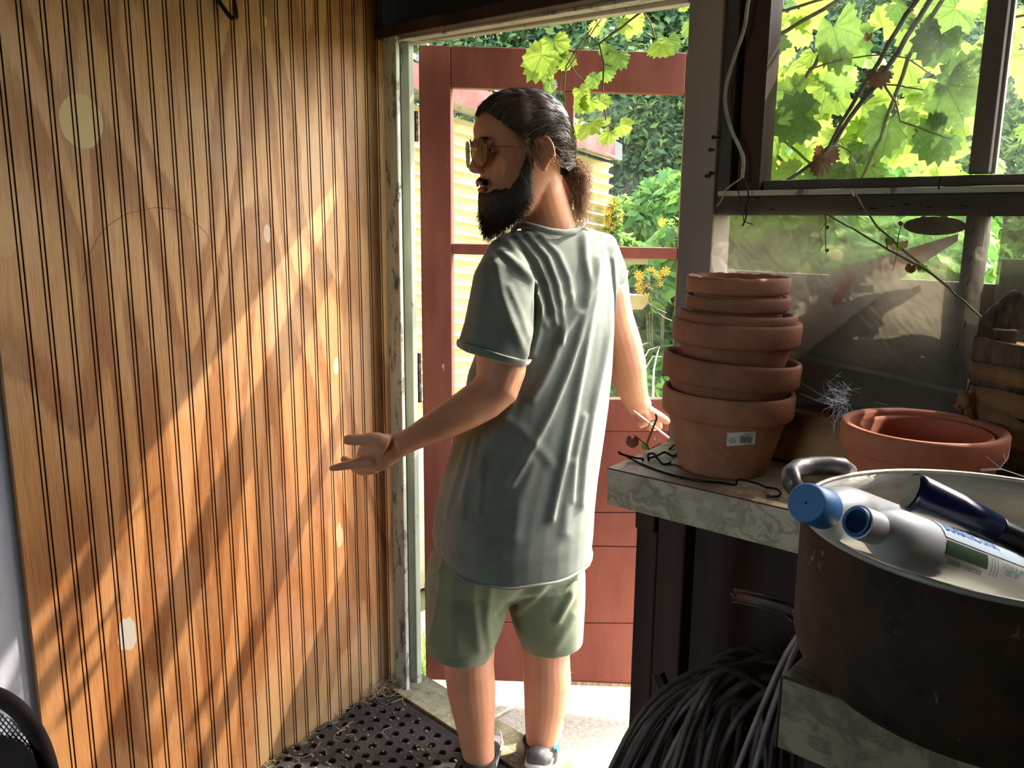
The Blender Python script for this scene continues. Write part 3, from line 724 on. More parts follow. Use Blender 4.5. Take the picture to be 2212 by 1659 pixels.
# bottle 2 : open ribbed neck
p2 = U(1849, 1126, .615); dv2 = _n(dir_px(1849, 1126, .615, 2140, 1235, .70)); rc2 = size(37, p2)
b2o, ax2 = bottle('squeeze_bottle', p2, dv2, [
    ('cap', [(rc2 * .62, .022), (rc2 * .70, .0), (rc2 * .86, -.001), (rc2 * .92, .001), (rc2 * .93, .012), (rc2 * .8, .014)], M_cap, 'blue ring inside the open neck'),
    ('neck', [(rc2 * .90, .0015), (rc2 * 1.0, .002), (rc2 * 1.02, .012), (rc2 * 1.0, .026), (rc2 * 1.1, .03)], M_whitep, None),
    ('body', [(.001, .024), (rc2 * 1.0, .024), (rc2 * 1.25, .030), (rc2 * 1.62, .044), (rc2 * 1.66, .050), (rc2 * 1.68, .056), (rc2 * 1.70, .085), (rc2 * 1.75, .24), (.001, .245)], M_whitep, None)],
    'white bottle with an open blue neck and blue and green printed label', None)
# label sleeve printing, laid on the body as thin patches
fa = _n(np.cross(ax2, (0, 0, 1))); 
if fa.dot(CAM - p2) < 0: fa = -fa
fb = np.cross(fa, ax2); fb = fb if fb[2] > 0 else -fb
def onB(h, ang, off=.0006):      # ang 0 toward the camera, 90 up
    Rb = rc2 * (1.70 + .05 * (h - .085) / .155) + off
    return p2 + ax2 * h + (fa * math.cos(ang) + fb * math.sin(ang)) * Rb
def bpatch(h0, h1, a0, a1, m, name, lab=None, n=5):
    rws = [[onB(h0 + (h1 - h0) * j / 3, math.radians(a0 + (a1 - a0) * i / n)) for i in range(n + 1)] for j in range(4)]
    g = MB(); g.v = [tuple(q) for r in rws for q in r]; g.n = len(g.v); g.f = [(j * (n + 1) + i, j * (n + 1) + i + 1, (j + 1) * (n + 1) + i + 1, (j + 1) * (n + 1) + i) for j in range(3) for i in range(n)]
    return obj(name, g, m, b2o, True, label=lab)
bpatch(.088, .235, 38, 98, mat('pale_label', '#c9dbe6', '#b6cfe0', 20, rough=.4), 'label', 'pale blue label band with blue lettering')
bpatch(.088, .150, 2, 32, mat('green_label_block', '#2c4a2c', rough=.45), 'label', 'dark green block on the bottle label')
def text_on_bottle(txt, h0, ang, sz, m, name='lettering', lab=None, bold=0):
    cu = bpy.data.curves.new(name, 'FONT'); cu.body = txt; cu.size = sz; cu.offset = bold; cu.resolution_u = 2
    tmp = bpy.data.objects.new('tmp', cu); COL.objects.link(tmp)
    dg = bpy.context.evaluated_depsgraph_get(); me = bpy.data.meshes.new_from_object(tmp.evaluated_get(dg))
    bpy.data.objects.remove(tmp)
    vv = np.zeros(len(me.vertices) * 3); me.vertices.foreach_get('co', vv); vv = vv.reshape(-1, 3)
    Rb = rc2 * 1.72
    g = MB(); g.v = [tuple(onB(h0 + p[0], math.radians(ang) + p[1] / Rb, .0011)) for p in vv]; g.n = len(g.v); g.f = [tuple(p.vertices) for p in me.polygons]
    return obj(name, g, m, b2o, label=lab)
text_on_bottle('BOMATIC-STIX', .094, 58, .0125, mat('blue_print', '#4f7fc0'), lab='large blue lettering', bold=.0004)
text_on_bottle('GARDEN \u2022 LIVESTOCK', .092, -14, .0052, mat('grey_print', '#5a6a60'), lab='small grey lettering', bold=.0001)
text_on_bottle('LATHROP, MO', .172, 17, .006, mat('grey_green_print', '#6f8a80'), lab='grey green lettering', bold=.0002)
text_on_bottle('DIST. BY', .178, 5, .006, mat('grey_green_print2', '#6f8a80'), lab='grey green lettering', bold=.0002)
for h in (.156, .161, .166):
    bpatch(h, h + .0009, -8, 34, mat('grey_line', '#5f665f'), 'label_line')
# navy tube
t0, t1, t2, t3 = U(1968, 1062, .74), U(2060, 1100, .735), U(2150, 1143, .73), U(2215, 1170, .725)
tb = empty('flashlight', t0, 'glossy navy blue tube-shaped torch lying across the cooking pot', 'torch')
M_navy = mat('glossy_navy', '#101c42', '#0c1636', 4, rough=.22, spec=.5)
axn = _n(t2 - t0)
obj('head', MB().tube([t0, t0 + axn * .006, t1, t2], [size(44, t0), size(45, t0), size(40, t1), size(33, t2)], 32), M_navy, tb, True)
obj('barrel', MB().tube([t2, t2 + axn * .004, t3 + axn * .10], [size(33, t2), size(29, t2), size(29, t2)], 32), mat('black_barrel', '#15151a', rough=.3), tb, True)
obj('lens', MB().tube([t0 - axn * .0015, t0 + axn * .001], [size(38, t0)] * 2, 32), mat('dark_lens', '#0a0d14', rough=.1, spec=.6), tb)
# ================================================================ leaves
def leafmat(name, a, b, back=.55, scale=14, speck=None, rough=.55, veins=False):
    t = NT(name); v = t.local(); oi = t.n('ObjectInfo')
    c = t.ramp(t.noise(v, scale, 5), [(.3, a), (.7, b)])
    c = t.mix(t.math('MULTIPLY', oi.outputs['Random'], .35), c, '#dfe6a0', 'MULTIPLY')
    if speck: c = t.mix(t.ramp(t.noise(v, 60, 4, .8), [(.64, 0.0), (.70, 1.0)]), c, speck)
    if veins:
        sp = t.n('SeparateXYZ', i_Vector=t.local()); ax_ = t.math('ABSOLUTE', sp.outputs[0]); yy = t.math('SUBTRACT', sp.outputs[1], .10); m = None
        for a0 in (0, .85, 1.75):
            dd = t.math('ABSOLUTE', t.math('SUBTRACT', t.math('MULTIPLY', ax_, math.cos(a0)), t.math('MULTIPLY', yy, math.sin(a0))))
            al = t.math('GREATER_THAN', t.math('ADD', t.math('MULTIPLY', ax_, math.sin(a0)), t.math('MULTIPLY', yy, math.cos(a0))), -.01)
            k = t.math('MULTIPLY', t.math('LESS_THAN', dd, .009), al); m = k if m is None else t.math('MAXIMUM', m, k)
        wv = t.n('TexWave', i_Vector=t.n('Mapping', i_Vector=t.local(), i_Rotation=(0, 0, .6)).outputs[0], i_Scale=5.0, i_Distortion=3.0).outputs[1]
        m = t.math('MAXIMUM', m, t.math('MULTIPLY', t.math('GREATER_THAN', wv, .95), .35))
        c = t.mix(t.math('MULTIPLY', m, .55), c, '#4d6a22')
        c = t.mix(t.math('MULTIPLY', t.ramp(t.noise(t.pos(), 110, 3, .8), [(.68, 0.0), (.73, 1.0)]), .6), c, '#5e4a20')
    d = t.bsdf(c, rough, 0, None, .35)
    hs = t.n('HueSaturation', i_Saturation=.95, i_Value=1.0, i_Color=c).outputs[0]
    tr = t.n('BsdfTranslucent', i_Color=hs).outputs[0]
    return t.done(t.mixsh(back, d, tr))
M_vine = [leafmat('grape_leaf_light', '#93b03e', '#a8c24c', .5, veins=True), leafmat('grape_leaf_mid', '#6a8c38', '#80a044', .42, veins=True), leafmat('grape_leaf_dark', '#4f7232', '#688a3c', .35, speck='#4e3a20', veins=True), leafmat('grape_leaf_dry', '#7a4a22', '#4a2c18', .25)]
M_stem = mat('vine_stem', '#7d7a48', '#5d4f36', 30, rough=.7)
M_stemdark = mat('woody_vine_stem', '#574739', '#3c3027', 30, rough=.85)
def grape_leaf(var=0):
    """lobed, toothed leaf, 1 unit wide, stalk at origin, pointing along +Y"""
    r_ = random.Random(100 + var); n = 30; v = []; f = []
    out = []
    for i in range(n):
        th = -math.pi * .86 + 2 * math.pi * .86 * i / (n - 1)
        lobes = .40 + .13 * max(0, math.cos(th)) ** 3 + .09 * max(0, math.cos(2.5 * (abs(th) - 1.1))) ** 2 * (1 if abs(th) > .4 else .3) + .05 * max(0, math.cos(2 * (abs(th) - 2.2)))
        lobes *= (1.07 if i % 2 else .90) * r_.uniform(.94, 1.06)
        out.append((lobes * math.sin(th), .18 + lobes * math.cos(th) * (1.05 if math.cos(th) > 0 else .75)))
    cup = .16 + .06 * (var % 3)
    def zz(x, y): return -cup * (x * x) * 1.2 - .10 * (y - .2) ** 2 + .03 * math.sin(9 * x + var) + .02 * math.sin(11 * y)
    v.append((0, .12, zz(0, .12)))
    for (x, y) in out: v.append((x * .55, .12 + (y - .12) * .55, zz(x * .55, y * .55) + .015 * (1 if v.__len__() % 4 < 2 else -1)))
    for (x, y) in out: v.append((x, y, zz(x, y)))
    for i in range(n - 1):
        f.append((0, 1 + i, 2 + i)); f.append((1 + i, 1 + n + i, 2 + n + i, 2 + i))
    me = bpy.data.meshes.new('leaf'); me.from_pydata(v, [], f); me.update(); me.polygons.foreach_set('use_smooth', [True] * len(me.polygons)); return me
LM = {}
for k in range(4):
    for m in range(4):
        me = grape_leaf(k); me.materials.append(M_vine[m]); LM[(k, m)] = me
def add_leaf(parent, p, size, roll, face=None, var=0, m=0, tilt=.35):
    """leaf blade roughly facing direction `face`; roll turns its tip (0 = down in the picture, degrees clockwise)"""
    o = bpy.data.objects.new('leaf', LM[(var % 4, m)]); COL.objects.link(o); o.parent = parent
    n = _n(CAM - np.asarray(p)) if face is None else _n(face)
    n = _n(n + np.array([rnd.uniform(-tilt, tilt), rnd.uniform(-tilt, tilt), rnd.uniform(-tilt, tilt)]))
    dn = np.array([0, 0, -1.0]); yv = _n(dn - n * dn.dot(n)); xv = np.cross(yv, n)
    a = math.radians(roll); y2 = yv * math.cos(a) + xv * math.sin(a); x2 = np.cross(y2, n)
    Mx = Matrix(((x2[0], y2[0], n[0], 0), (x2[1], y2[1], n[1], 0), (x2[2], y2[2], n[2], 0), (0, 0, 0, 1)))
    o.matrix_local = Matrix.Translation(Vector(np.asarray(p) - wpos(parent))) @ Mx @ Matrix.Scale(size, 4)
    return o
def stem(parent, pts, Yf, r0, r1=None, m=M_stem, name='stem', seg=6):
    """pts in pixels, Yf(x,y,i) -> world point"""
    P = [Yf(x, y, i) for i, (x, y) in enumerate(pts)]
    Q = []
    for i in range(len(P) - 1):      # gentle subdivision
        for k in range(3): Q.append(P[i] + (P[i + 1] - P[i]) * k / 3 + nrg.normal(0, r0 * .25, 3))
    Q.append(P[-1]); r1 = r0 if r1 is None else r1
    return obj(name, MB().tube(Q, [r0 + (r1 - r0) * i / (len(Q) - 1) for i in range(len(Q))], seg), m, parent, True)
# ---- vine outside the window
VY = 1.74
gv = empty('grape_vine', onY(1850, 380, VY), 'sunlit grape vine covering the outside of the upper window', 'vine')
fY = lambda Y: (lambda x, y, i: onY(x, y, Y))
for pts, Y, r, m in [
    ([(2000, -30), (1940, 60), (1875, 170), (1818, 265), (1790, 320), (1770, 340)], 1.60, .0042, M_stemdark),
    ([(2030, -30), (1960, 80), (1905, 165), (1855, 230), (1800, 310), (1760, 350), (1700, 390)], 1.61, .0048, M_stemdark),
    ([(2050, -20), (1995, 60), (1950, 160), (1900, 300), (1860, 390)], 1.66, .0045, M_stem),
    ([(1635, 115), (1700, 65), (1780, 20), (1840, -20)], 1.62, .0045, M_stem),
    ([(1625, 38), (1700, 20), (1790, -5)], 1.68, .0035, M_stem),
    ([(1790, 80), (1760, 140), (1720, 200), (1665, 270)], 1.70, .0045, M_stem),
    ([(1760, 145), (1830, 125), (1900, 118), (1960, 125), (2010, 160)], 1.66, .0018, M_stem),
    ([(1905, 180), (1935, 220), (1945, 262), (2010, 285), (2050, 300)], 1.64, .0022, M_stem),
    ([(1875, 178), (1940, 185), (1998, 195)], 1.66, .0018, M_stem),
    ([(1690, 300), (1740, 345), (1800, 385)], 1.72, .0035, M_stem),
    ([(1655, 310), (1700, 360), (1720, 400)], 1.75, .004, M_stem),
    ([(1800, 305), (1840, 330), (1836, 350)], 1.63, .0015, M_stem),
    ([(1655, 380), (1660, 320), (1665, 260)], 1.8, .004, M_stem),
    ([(2140, 60), (2180, 40), (2230, 30)], 1.72, .003, M_stem),
]: stem(gv, pts, fY(Y), r, r * .75, m)
VL = [ # x, y(stalk), size px, roll, material, Y
 (1640,20,70,20,0,1.75),(1720,15,95,-60,0,1.72),(1665,60,60,200,0,1.75),(1660,75,75,40,2,1.66),(1800,40,150,-15,1,1.66),(1840,60,120,10,1,1.70),
 (1925,5,100,30,2,1.62),(1900,70,90,-150,0,1.74),(1750,60,90,100,0,1.74),(1990,40,130,-20,1,1.68),(2080,10,130,60,1,1.67),(2040,60,110,20,2,1.66),
 (2100,90,90,-20,1,1.74),(1655,110,90,60,0,1.73),(1700,150,80,-40,0,1.76),(1650,170,80,20,0,1.72),(1680,190,70,160,0,1.75),(1800,130,75,20,0,1.74),
 (1835,140,60,-30,0,1.78),(1790,170,120,10,0,1.73),(1745,200,130,60,1,1.67),(1830,200,80,200,1,1.72),(1870,215,120,0,0,1.76),(1960,120,90,-10,0,1.75),
 (1980,180,90,30,0,1.73),(2040,170,150,-30,1,1.64),(2070,200,110,190,2,1.65),(2090,120,80,20,0,1.76),(1755,245,120,75,2,1.63),(1700,240,70,20,0,1.76),
 (1775,250,40,20,0,1.72),(1880,260,110,10,0,1.74),(1930,240,130,10,1,1.66),(1900,290,70,90,0,1.76),(1820,290,110,20,0,1.73),(1860,300,80,-30,1,1.72),
 (1720,280,100,30,0,1.76),(1745,310,80,10,0,1.74),(2000,215,90,40,0,1.76),(2080,225,110,10,0,1.72),(2050,280,120,60,2,1.64),(2010,300,110,-10,0,1.72),
 (2090,300,70,-120,0,1.70),(1960,300,90,30,0,1.75),(1895,330,60,20,1,1.74),(1670,290,70,-30,1,1.70),(1650,330,80,10,1,1.72),(1700,330,60,60,0,1.76),
 (1830,350,90,10,1,1.70),(1780,360,110,0,2,1.66),(1880,350,100,20,1,1.72),(1900,372,90,-20,1,1.73),(1730,370,80,70,1,1.72),(1640,240,60,10,1,1.72),
 (1945,330,60,200,0,1.78),(2060,350,60,40,0,1.76),(2095,370,70,-20,1,1.74),(1990,370,60,10,0,1.78),(1670,370,80,10,1,1.74),(1840,95,50,10,0,1.8),
 (2170,70,90,-30,1,1.72),(2195,110,80,20,0,1.75),(2160,10,60,30,1,1.7),(2185,30,60,10,0,1.75),(1760,110,60,10,0,1.78),(1700,100,60,40,0,1.8),
 (2010,130,60,30,0,1.8),(1935,200,60,100,0,1.8),(1610,150,60,0,0,1.8),(1980,260,55,100,0,1.78)]
for i, (x, y, sz, roll, m, Y) in enumerate(VL):
    p = onY(x, y, Y); add_leaf(gv, p, sz / pxm(p) * 1.05, roll, face=(.1, -1, .15) if i % 3 else (.2, .8, .6), var=i, m=m, tilt=.45)
# dried leaves
for (x, y, sz, roll, Y) in [(1893, 150, 60, -20, 1.6), (1878, 72, 22, 0, 1.6), (1785, 320, 62, 0, 1.575), (1778, 345, 55, 10, 1.573)]:
    p = onY(x, y, Y); add_leaf(gv, p, sz / pxm(p), roll, var=1, m=3, tilt=.7)
# mid distance vine leaves above the roof of the eave line, further out
for i in range(48):
    x, y = rnd.uniform(1600, 2260), rnd.uniform(-60, 400); Y = rnd.uniform(1.85, 2.5)
    p = onY(x, y, Y); add_leaf(gv, p, rnd.uniform(.05, .095), rnd.uniform(-90, 90), face=(.2, -1, .3), var=i, m=rnd.choice([0, 0, 1]), tilt=.7)
# ---- vine trailing over the door
vd = empty('grape_vine', U(1300, 20, 2.25), 'grape vine trailing down over the open red door', 'vine')
Dv = 2.22
fD = lambda d: (lambda x, y, i: U(x, y, d))
for pts, r, m in [
    ([(1440, 18), (1390, 22), (1340, 60), (1294, 95)], .0035, M_stemdark), ([(1294, 95), (1268, 73)], .002, M_stemdark),
    ([(1294, 95), (1304, 135), (1302, 190), (1306, 240), (1310, 268), (1330, 280)], .0022, M_stemdark), ([(1304, 138), (1325, 143)], .0012, M_stemdark),
    ([(1390, 25), (1405, 50), (1418, 88)], .002, M_stem), ([(1500, 10), (1440, 18), (1390, 22)], .0035, M_stem),
    ([(1280, 60), (1250, 100), (1222, 145), (1218, 200), (1222, 260), (1230, 330)], .0022, M_stem), ([(1300, 40), (1262, 95), (1232, 140), (1212, 165), (1206, 230)], .002, M_stem),
    ([(1220, 118), (1245, 160), (1258, 170)], .0012, M_stem), ([(1140, 80), (1120, 78), (1105, 86), (1100, 82)], .0012, M_stem), ([(1306, 268), (1270, 262), (1252, 275)], .0014, M_stem)]: stem(vd, pts, fD(Dv), r, r * .7, m)
DLV = [(1192,80,75,-20,0),(1178,108,95,30,0),(1208,115,70,10,1),(1222,120,50,-10,0),(1185,170,45,20,1),(1338,110,60,20,1),(1300,150,45,-60,1),(1288,160,55,20,1),(1275,210,45,10,0),
 (1292,215,40,-60,0),(1258,265,60,40,0),(1280,262,75,-10,0),(1258,205,55,0,0),(1250,188,40,-30,0),(1312,255,28,0,0),(1336,268,52,-60,0),(1320,280,52,10,0),(1432,92,62,10,0),(1442,78,60,-10,1),
 (1375,35,65,10,0),(1360,50,40,60,0),(1350,30,50,-90,0),(1500,40,60,20,1),(1510,75,50,0,1),(1290,55,35,50,0),(1470,14,30,-90,0),(1310,95,35,30,1),(1305,30,40,60,0),(1480,12,18,0,0)]
for i, (x, y, sz, roll, m) in enumerate(DLV):
    p = U(x, y, Dv + rnd.uniform(-.05, .08)); add_leaf(vd, p, sz / pxm(p) * 1.05, roll, face=(.2, -.9, .3), var=i, m=m, tilt=.5)
p = U(1188, 175, Dv); M_skel = mat('skeleton_leaf', '#e6ece4', rough=.6)
o = add_leaf(vd, p, .04, -10, var=2, m=0); o.data = o.data.copy(); o.data.materials.clear(); o.data.materials.append(M_skel); o['label'] = 'white skeletonised leaf'

# ================================================================ neighbouring shed with yellow ribbed siding
NBl, NBr = 3.35, 4.15
lx, rx = 868, 1314
def NP(u, y): # u 0..1 across, y pixel row at that place
    x = lx + (rx - lx) * u; d = 1 / ((1 - u) / NBl + u / NBr); return U(x, y, d)
nb_ = empty('neighbouring_shed', np.array([*NP(.5, 700)[:2], -.1]), 'pale yellow shed with ribbed siding and a red-brown roof edge behind the open door', 'shed')
M_side = mat('pale_yellow_siding', '#e6ddb0', '#cfc48c', 5, (1, 1, 2), .7, .2, 40, speck='#9a9066', speck_s=60, speck_t=.7)
back = _n(np.array([-FWD[0], -FWD[1], 0])); 
nl = NP(0, 500); nr = NP(1, 500); wdv = nr - nl; wdv[2] = 0; wn = _n(np.cross(wdv, (0, 0, 1))); wn = wn if wn.dot(CAM - nl) > 0 else -wn
for k in range(23):
    yl = 218 + 28.9 * k; yr = 352 + 22.4 * (k - .0) * 1.0
    if yr > 1000: break
    a, b = NP(0, yl), NP(1, yr); c_, d_ = NP(1, yr + 22.4), NP(0, yl + 28.9)
    m_ = MB(); L0, R0, R1, L1 = a, b, c_, d_
    pr = [(0, .0), (.18, .030), (.32, .034), (.5, .006), (1.0, 0)]
    rgL = [L0 + (L1 - L0) * u + wn * o for u, o in pr]; rgR = [R0 + (R1 - R0) * u + wn * o for u, o in pr]
    bkL = [L1 - wn * .01, L0 - wn * .01]; bkR = [R1 - wn * .01, R0 - wn * .01]
    obj('siding_board', MB().loft([rgL + bkL, rgR + bkR]), M_side, nb_)
a, b, c_, d_ = NP(0, 218), NP(1, 352), NP(1, 1000), NP(0, 1000)
obj('wall', MB().hexa([a - wn * .012, b - wn * .012, np.array([b[0], b[1], -.1]) - wn * .012, np.array([a[0], a[1], -.1]) - wn * .012], -wn * 1.5), M_side, nb_)
M_fascia = mat('red_brown_fascia', '#a8685a', '#8a5248', 12, rough=.8, bump=.4, speck='#d9c2b2', speck_s=50, speck_t=.66)
fa0, fa1 = U(860, 120, 3.2), U(1338, 308, 3.95); fb0, fb1 = U(860, 178, 3.2), U(1338, 346, 3.95)
obj('fascia', MB().hexa([fa0, fa1, fb1, fb0], -wn * .03), M_fascia, nb_)
obj('fascia_end', MB().hexa([U(1318, 303, 3.94), U(1340, 312, 3.94), U(1340, 347, 3.94), U(1318, 341, 3.94)], wn * .012), M_beam, nb_, label='peeling cut end of the roof edge')
obj('soffit', MB().hexa([NP(0, 205), NP(1, 345), fb1 + wn * 0, fb0 + wn * 0], np.array([0, 0, .012])), M_beam, nb_)
M_roof = mat('pale_metal_roof', '#b9bcc4', '#9a9ea8', 8, rough=.5, metal=.3)
rf0, rf1 = fa0 + np.array([0, 0, .01]), fa1 + np.array([0, 0, .01])
for i in range(14):
    u0, u1 = i / 14, (i + .93) / 14
    p, q = rf0 + (rf1 - rf0) * u0, rf0 + (rf1 - rf0) * u1
    up_ = -wn * 1.6 + np.array([0, 0, .55])
    obj('roof_sheet', MB().hexa([p, q, q + up_, p + up_], (0, 0, .02)), M_roof, nb_)

# ================================================================ trees and bushes
def crown_mesh(name, blobs, n, size, mats, squash=.9, inner=.25):
    """leaf quads folded along the midrib scattered through ellipsoids (centre, radii)"""
    w = np.array([b[1][0] * b[1][1] + b[1][2] * b[1][1] for b in blobs]); w = w / w.sum()
    idx = nrg.choice(len(blobs), n, p=w)
    C0 = np.array([b[0] for b in blobs])[idx]; R0 = np.array([b[1] for b in blobs])[idx]
    d = nrg.normal(size=(n, 3)); d /= np.linalg.norm(d, axis=1)[:, None]
    rad = (inner + (1 - inner) * nrg.random(n) ** .5)[:, None]
    P = C0 + d * R0 * rad
    nrm = d + nrg.normal(0, .7, (n, 3)) + np.array([0, 0, .5]); nrm /= np.linalg.norm(nrm, axis=1)[:, None]
    a = np.cross(nrm, nrg.normal(size=(n, 3))); a /= np.linalg.norm(a, axis=1)[:, None]; b = np.cross(nrm, a)
    s = (size * (.6 + .8 * nrg.random(n)))[:, None]
    v = np.stack([P - a * s, P + b * s * .42 + nrm * s * .12, P + a * s, P - b * s * .42 + nrm * s * .12], 1).reshape(-1, 3)
    me = bpy.data.meshes.new(name); me.vertices.add(len(v)); me.vertices.foreach_set('co', v.ravel())
    tri = np.array([[0, 1, 2], [0, 2, 3]])[None] + (np.arange(n) * 4)[:, None, None]
    me.loops.add(n * 6); me.loops.foreach_set('vertex_index', tri.ravel()); me.polygons.add(n * 2)
    me.polygons.foreach_set('loop_start', np.arange(n * 2) * 3); me.polygons.foreach_set('loop_total', np.full(n * 2, 3))
    me.update(calc_edges=True)
    for m in mats: me.materials.append(m)
    mi = np.repeat(nrg.integers(0, len(mats), n), 2); me.polygons.foreach_set('material_index', mi)
    return me
M_tl = [leafmat('tree_leaf_a', '#93a860', '#aec070', .55, rough=.32), leafmat('tree_leaf_b', '#64804c', '#7c965a', .5, rough=.3), leafmat('tree_leaf_c', '#4a6448', '#5c7654', .45, rough=.28)]
M_bl = [leafmat('bush_leaf_a', '#86b048', '#a3c85a', .5), leafmat('bush_leaf_b', '#5f8a3c', '#79a64a', .45)]
M_bark = mat('tree_bark', '#8a7262', '#5c4a3e', 10, (1, 1, .2), .9, .6, 30)
def tree(x, y, d, w, h, n, size, label, mats=M_tl, trunk=True, group='trees behind the garden', name='tree', seed=0, nb=7, z0=None):
    """centre pixel of the crown at distance d, half sizes w,h in metres"""
    c = U(x, y, d); bl = []
    r_ = random.Random(seed + 5)
    for i in range(nb):
        o = np.array([r_.uniform(-.7, .7) * w, r_.uniform(-.5, .5) * w, r_.uniform(-.75, .75) * h])
        k = r_.uniform(.38, .62); bl.append((c + RGT * o[0] + FWD * o[1] + np.array([0, 0, o[2]]), (w * k, w * k, h * k * .9)))
    base = np.array([c[0], c[1], -.08]); e = empty(name, base, label, 'tree' if trunk else 'bush', group)
    me = crown_mesh('crown', bl, n, size, mats); me.transform(Matrix.Translation(Vector(-base)))
    put('crown' if trunk else 'leaves', me, None, e, base, kind='stuff')
    if trunk:
        tb_ = MB(); top_ = c + np.array([0, 0, h * .6]); r0 = max(.05, w * .07)
        P = [base + (top_ - base) * u + np.array([math.sin(u * 5 + seed) * .12, math.cos(u * 4 + seed) * .1, 0]) * w * .5 for u in np.linspace(0, 1, 8)]
        tb_.tube(P, [r0 * (1 - .75 * u) for u in np.linspace(0, 1, 8)], 8)
        for i in range(5):
            q = P[2 + i]; b_ = bl[i % nb][0]; tb_.tube([q, (q + b_) / 2 + np.array([0, 0, .1]), b_], [r0 * .4, r0 * .28, r0 * .12], 6)
        obj('trunk', tb_, M_bark, e, True)
    return e
T = [ # x, y, d, w, h, n, size, label
 (1180, 60, 7.2, 1.3, 1.3, 22000, .050, 'bright leafy tree rising above the neighbouring shed roof', 1),
 (1380, 150, 8.0, 1.5, 1.9, 26000, .050, 'yellow green tree seen above and through the red door', 2),
 (1560, -40, 9.5, 1.8, 2.2, 18000, .07, 'tall dark tree high behind the door post', 3),
 (1700, 180, 7.5, 1.5, 1.8, 26000, .050, 'dark tree behind the left part of the vine window', 4),
 (1930, 240, 7.0, 1.4, 1.6, 26000, .050, 'dark tree behind the middle of the vine window', 5),
 (2170, 230, 6.5, 1.4, 1.7, 26000, .048, 'green tree behind the right-hand window pane', 6),
 (1400, 400, 6.5, 1.1, 1.4, 22000, .045, 'shaded tree with a reddish trunk behind the upper door glass', 7),
 (1950, 20, 11, 2.6, 2.6, 22000, .085, 'distant tree filling the top of the window', 8),
 (800, 0, 9, 2.2, 2.2, 8000, .09, 'tree standing far left behind the shed roof', 9)]
for x, y, d, w, h, n, s, lb, sd_ in T: tree(x, y, d, w, h, int(n * 1.5), s * .72, lb, seed=sd_)
B = [(1390, 720, 4.3, .55, .55, 5200, .055, 'broad-leaved green bush behind the lower door glass', 11, M_bl), (1450, 560, 5.2, .5, .5, 4500, .045, 'bush with yellow flowers at the right edge of the door glass', 12, M_bl), (1750, 500, 4.2, .8, .45, 6500, .05, 'green bush glowing behind the milky plastic sheet', 13, M_bl), (2050, 480, 4.0, .8, .45, 6500, .05, 'pale green bush behind the right-hand end of the plastic sheet', 14, M_bl), (1320, 840, 4.0, .4, .35, 3500, .05, 'low leafy bush at the foot of the neighbouring shed', 15, M_bl)]
for x, y, d, w, h, n, s, lb, sd_, mm in B: tree(x, y, d, w, h, n, s, lb, mats=mm, trunk=False, group='bushes in the garden', name='bush', seed=sd_, nb=5)
# yellow flowers
M_yel = mat('yellow_petals', '#f0c81c', '#e0a818', 30, rough=.6); M_yl = M_bl
def flowers(x0, x1, y0, y1, d, n, label, leafn=500):
    c = U((x0 + x1) / 2, (y0 + y1) / 2, d); base = np.array([c[0], c[1], -.08])
    e = empty('flowering_plant', base, label, 'flowers', 'yellow flowering plants in the garden')
    st_ = MB()
    for i in range(6):
        tp = U(rnd.uniform(x0, x1), rnd.uniform(y0, (y0 + y1) / 2), d); st_.tube([base + np.array([rnd.uniform(-.05, .05), rnd.uniform(-.05, .05), 0]), (base + tp) / 2 + np.array([.02, .02, 0]), tp], .004, 5)
    obj('stems', st_, M_stem, e, kind='stuff')
    hw = (x1 - x0) / 2 / pxm(c); hh = (y1 - y0) / 2 / pxm(c)
    me = crown_mesh('leaves', [(c, (hw, hw, hh)), (c - np.array([0, 0, hh]), (hw * 1.2, hw, hh))], leafn, .03, M_bl); me.transform(Matrix.Translation(Vector(-base))); put('leaves', me, None, e, base, kind='stuff')
    fm = MB()
    for k in range(8):
        a0 = k * math.pi / 4; fm.add([(0, 0, 0), (math.cos(a0 - .28) * .7, math.sin(a0 - .28) * .7, .12), (math.cos(a0), math.sin(a0), .05), (math.cos(a0 + .28) * .7, math.sin(a0 + .28) * .7, .12)], [(0, 1, 2, 3)])
    fm.ball((0, 0, .05), (.22, .22, .14), 8); fme = fm.mesh('blossom'); fme.materials.append(M_yel)
    for i in range(n):
        p = U(rnd.uniform(x0, x1), rnd.uniform(y0, y1), d - hw * rnd.uniform(.3, 1.0)); o = put('blossom', fme, None, e, p)
        o.rotation_euler = (rnd.uniform(.4, 1.6), rnd.uniform(-.5, .5), rnd.uniform(-.5, 1.2)); o.scale = (.026,) * 3
flowers(1311, 1340, 435, 530, 4.05, 26, 'tall yellow-flowered stems at the corner of the neighbouring shed')
flowers(1425, 1458, 478, 530, 4.6, 9, 'small clump of yellow flowers at the lower right of the upper door glass')
flowers(1378, 1440, 582, 645, 3.9, 16, 'yellow daisies behind the lower door glass', 300)
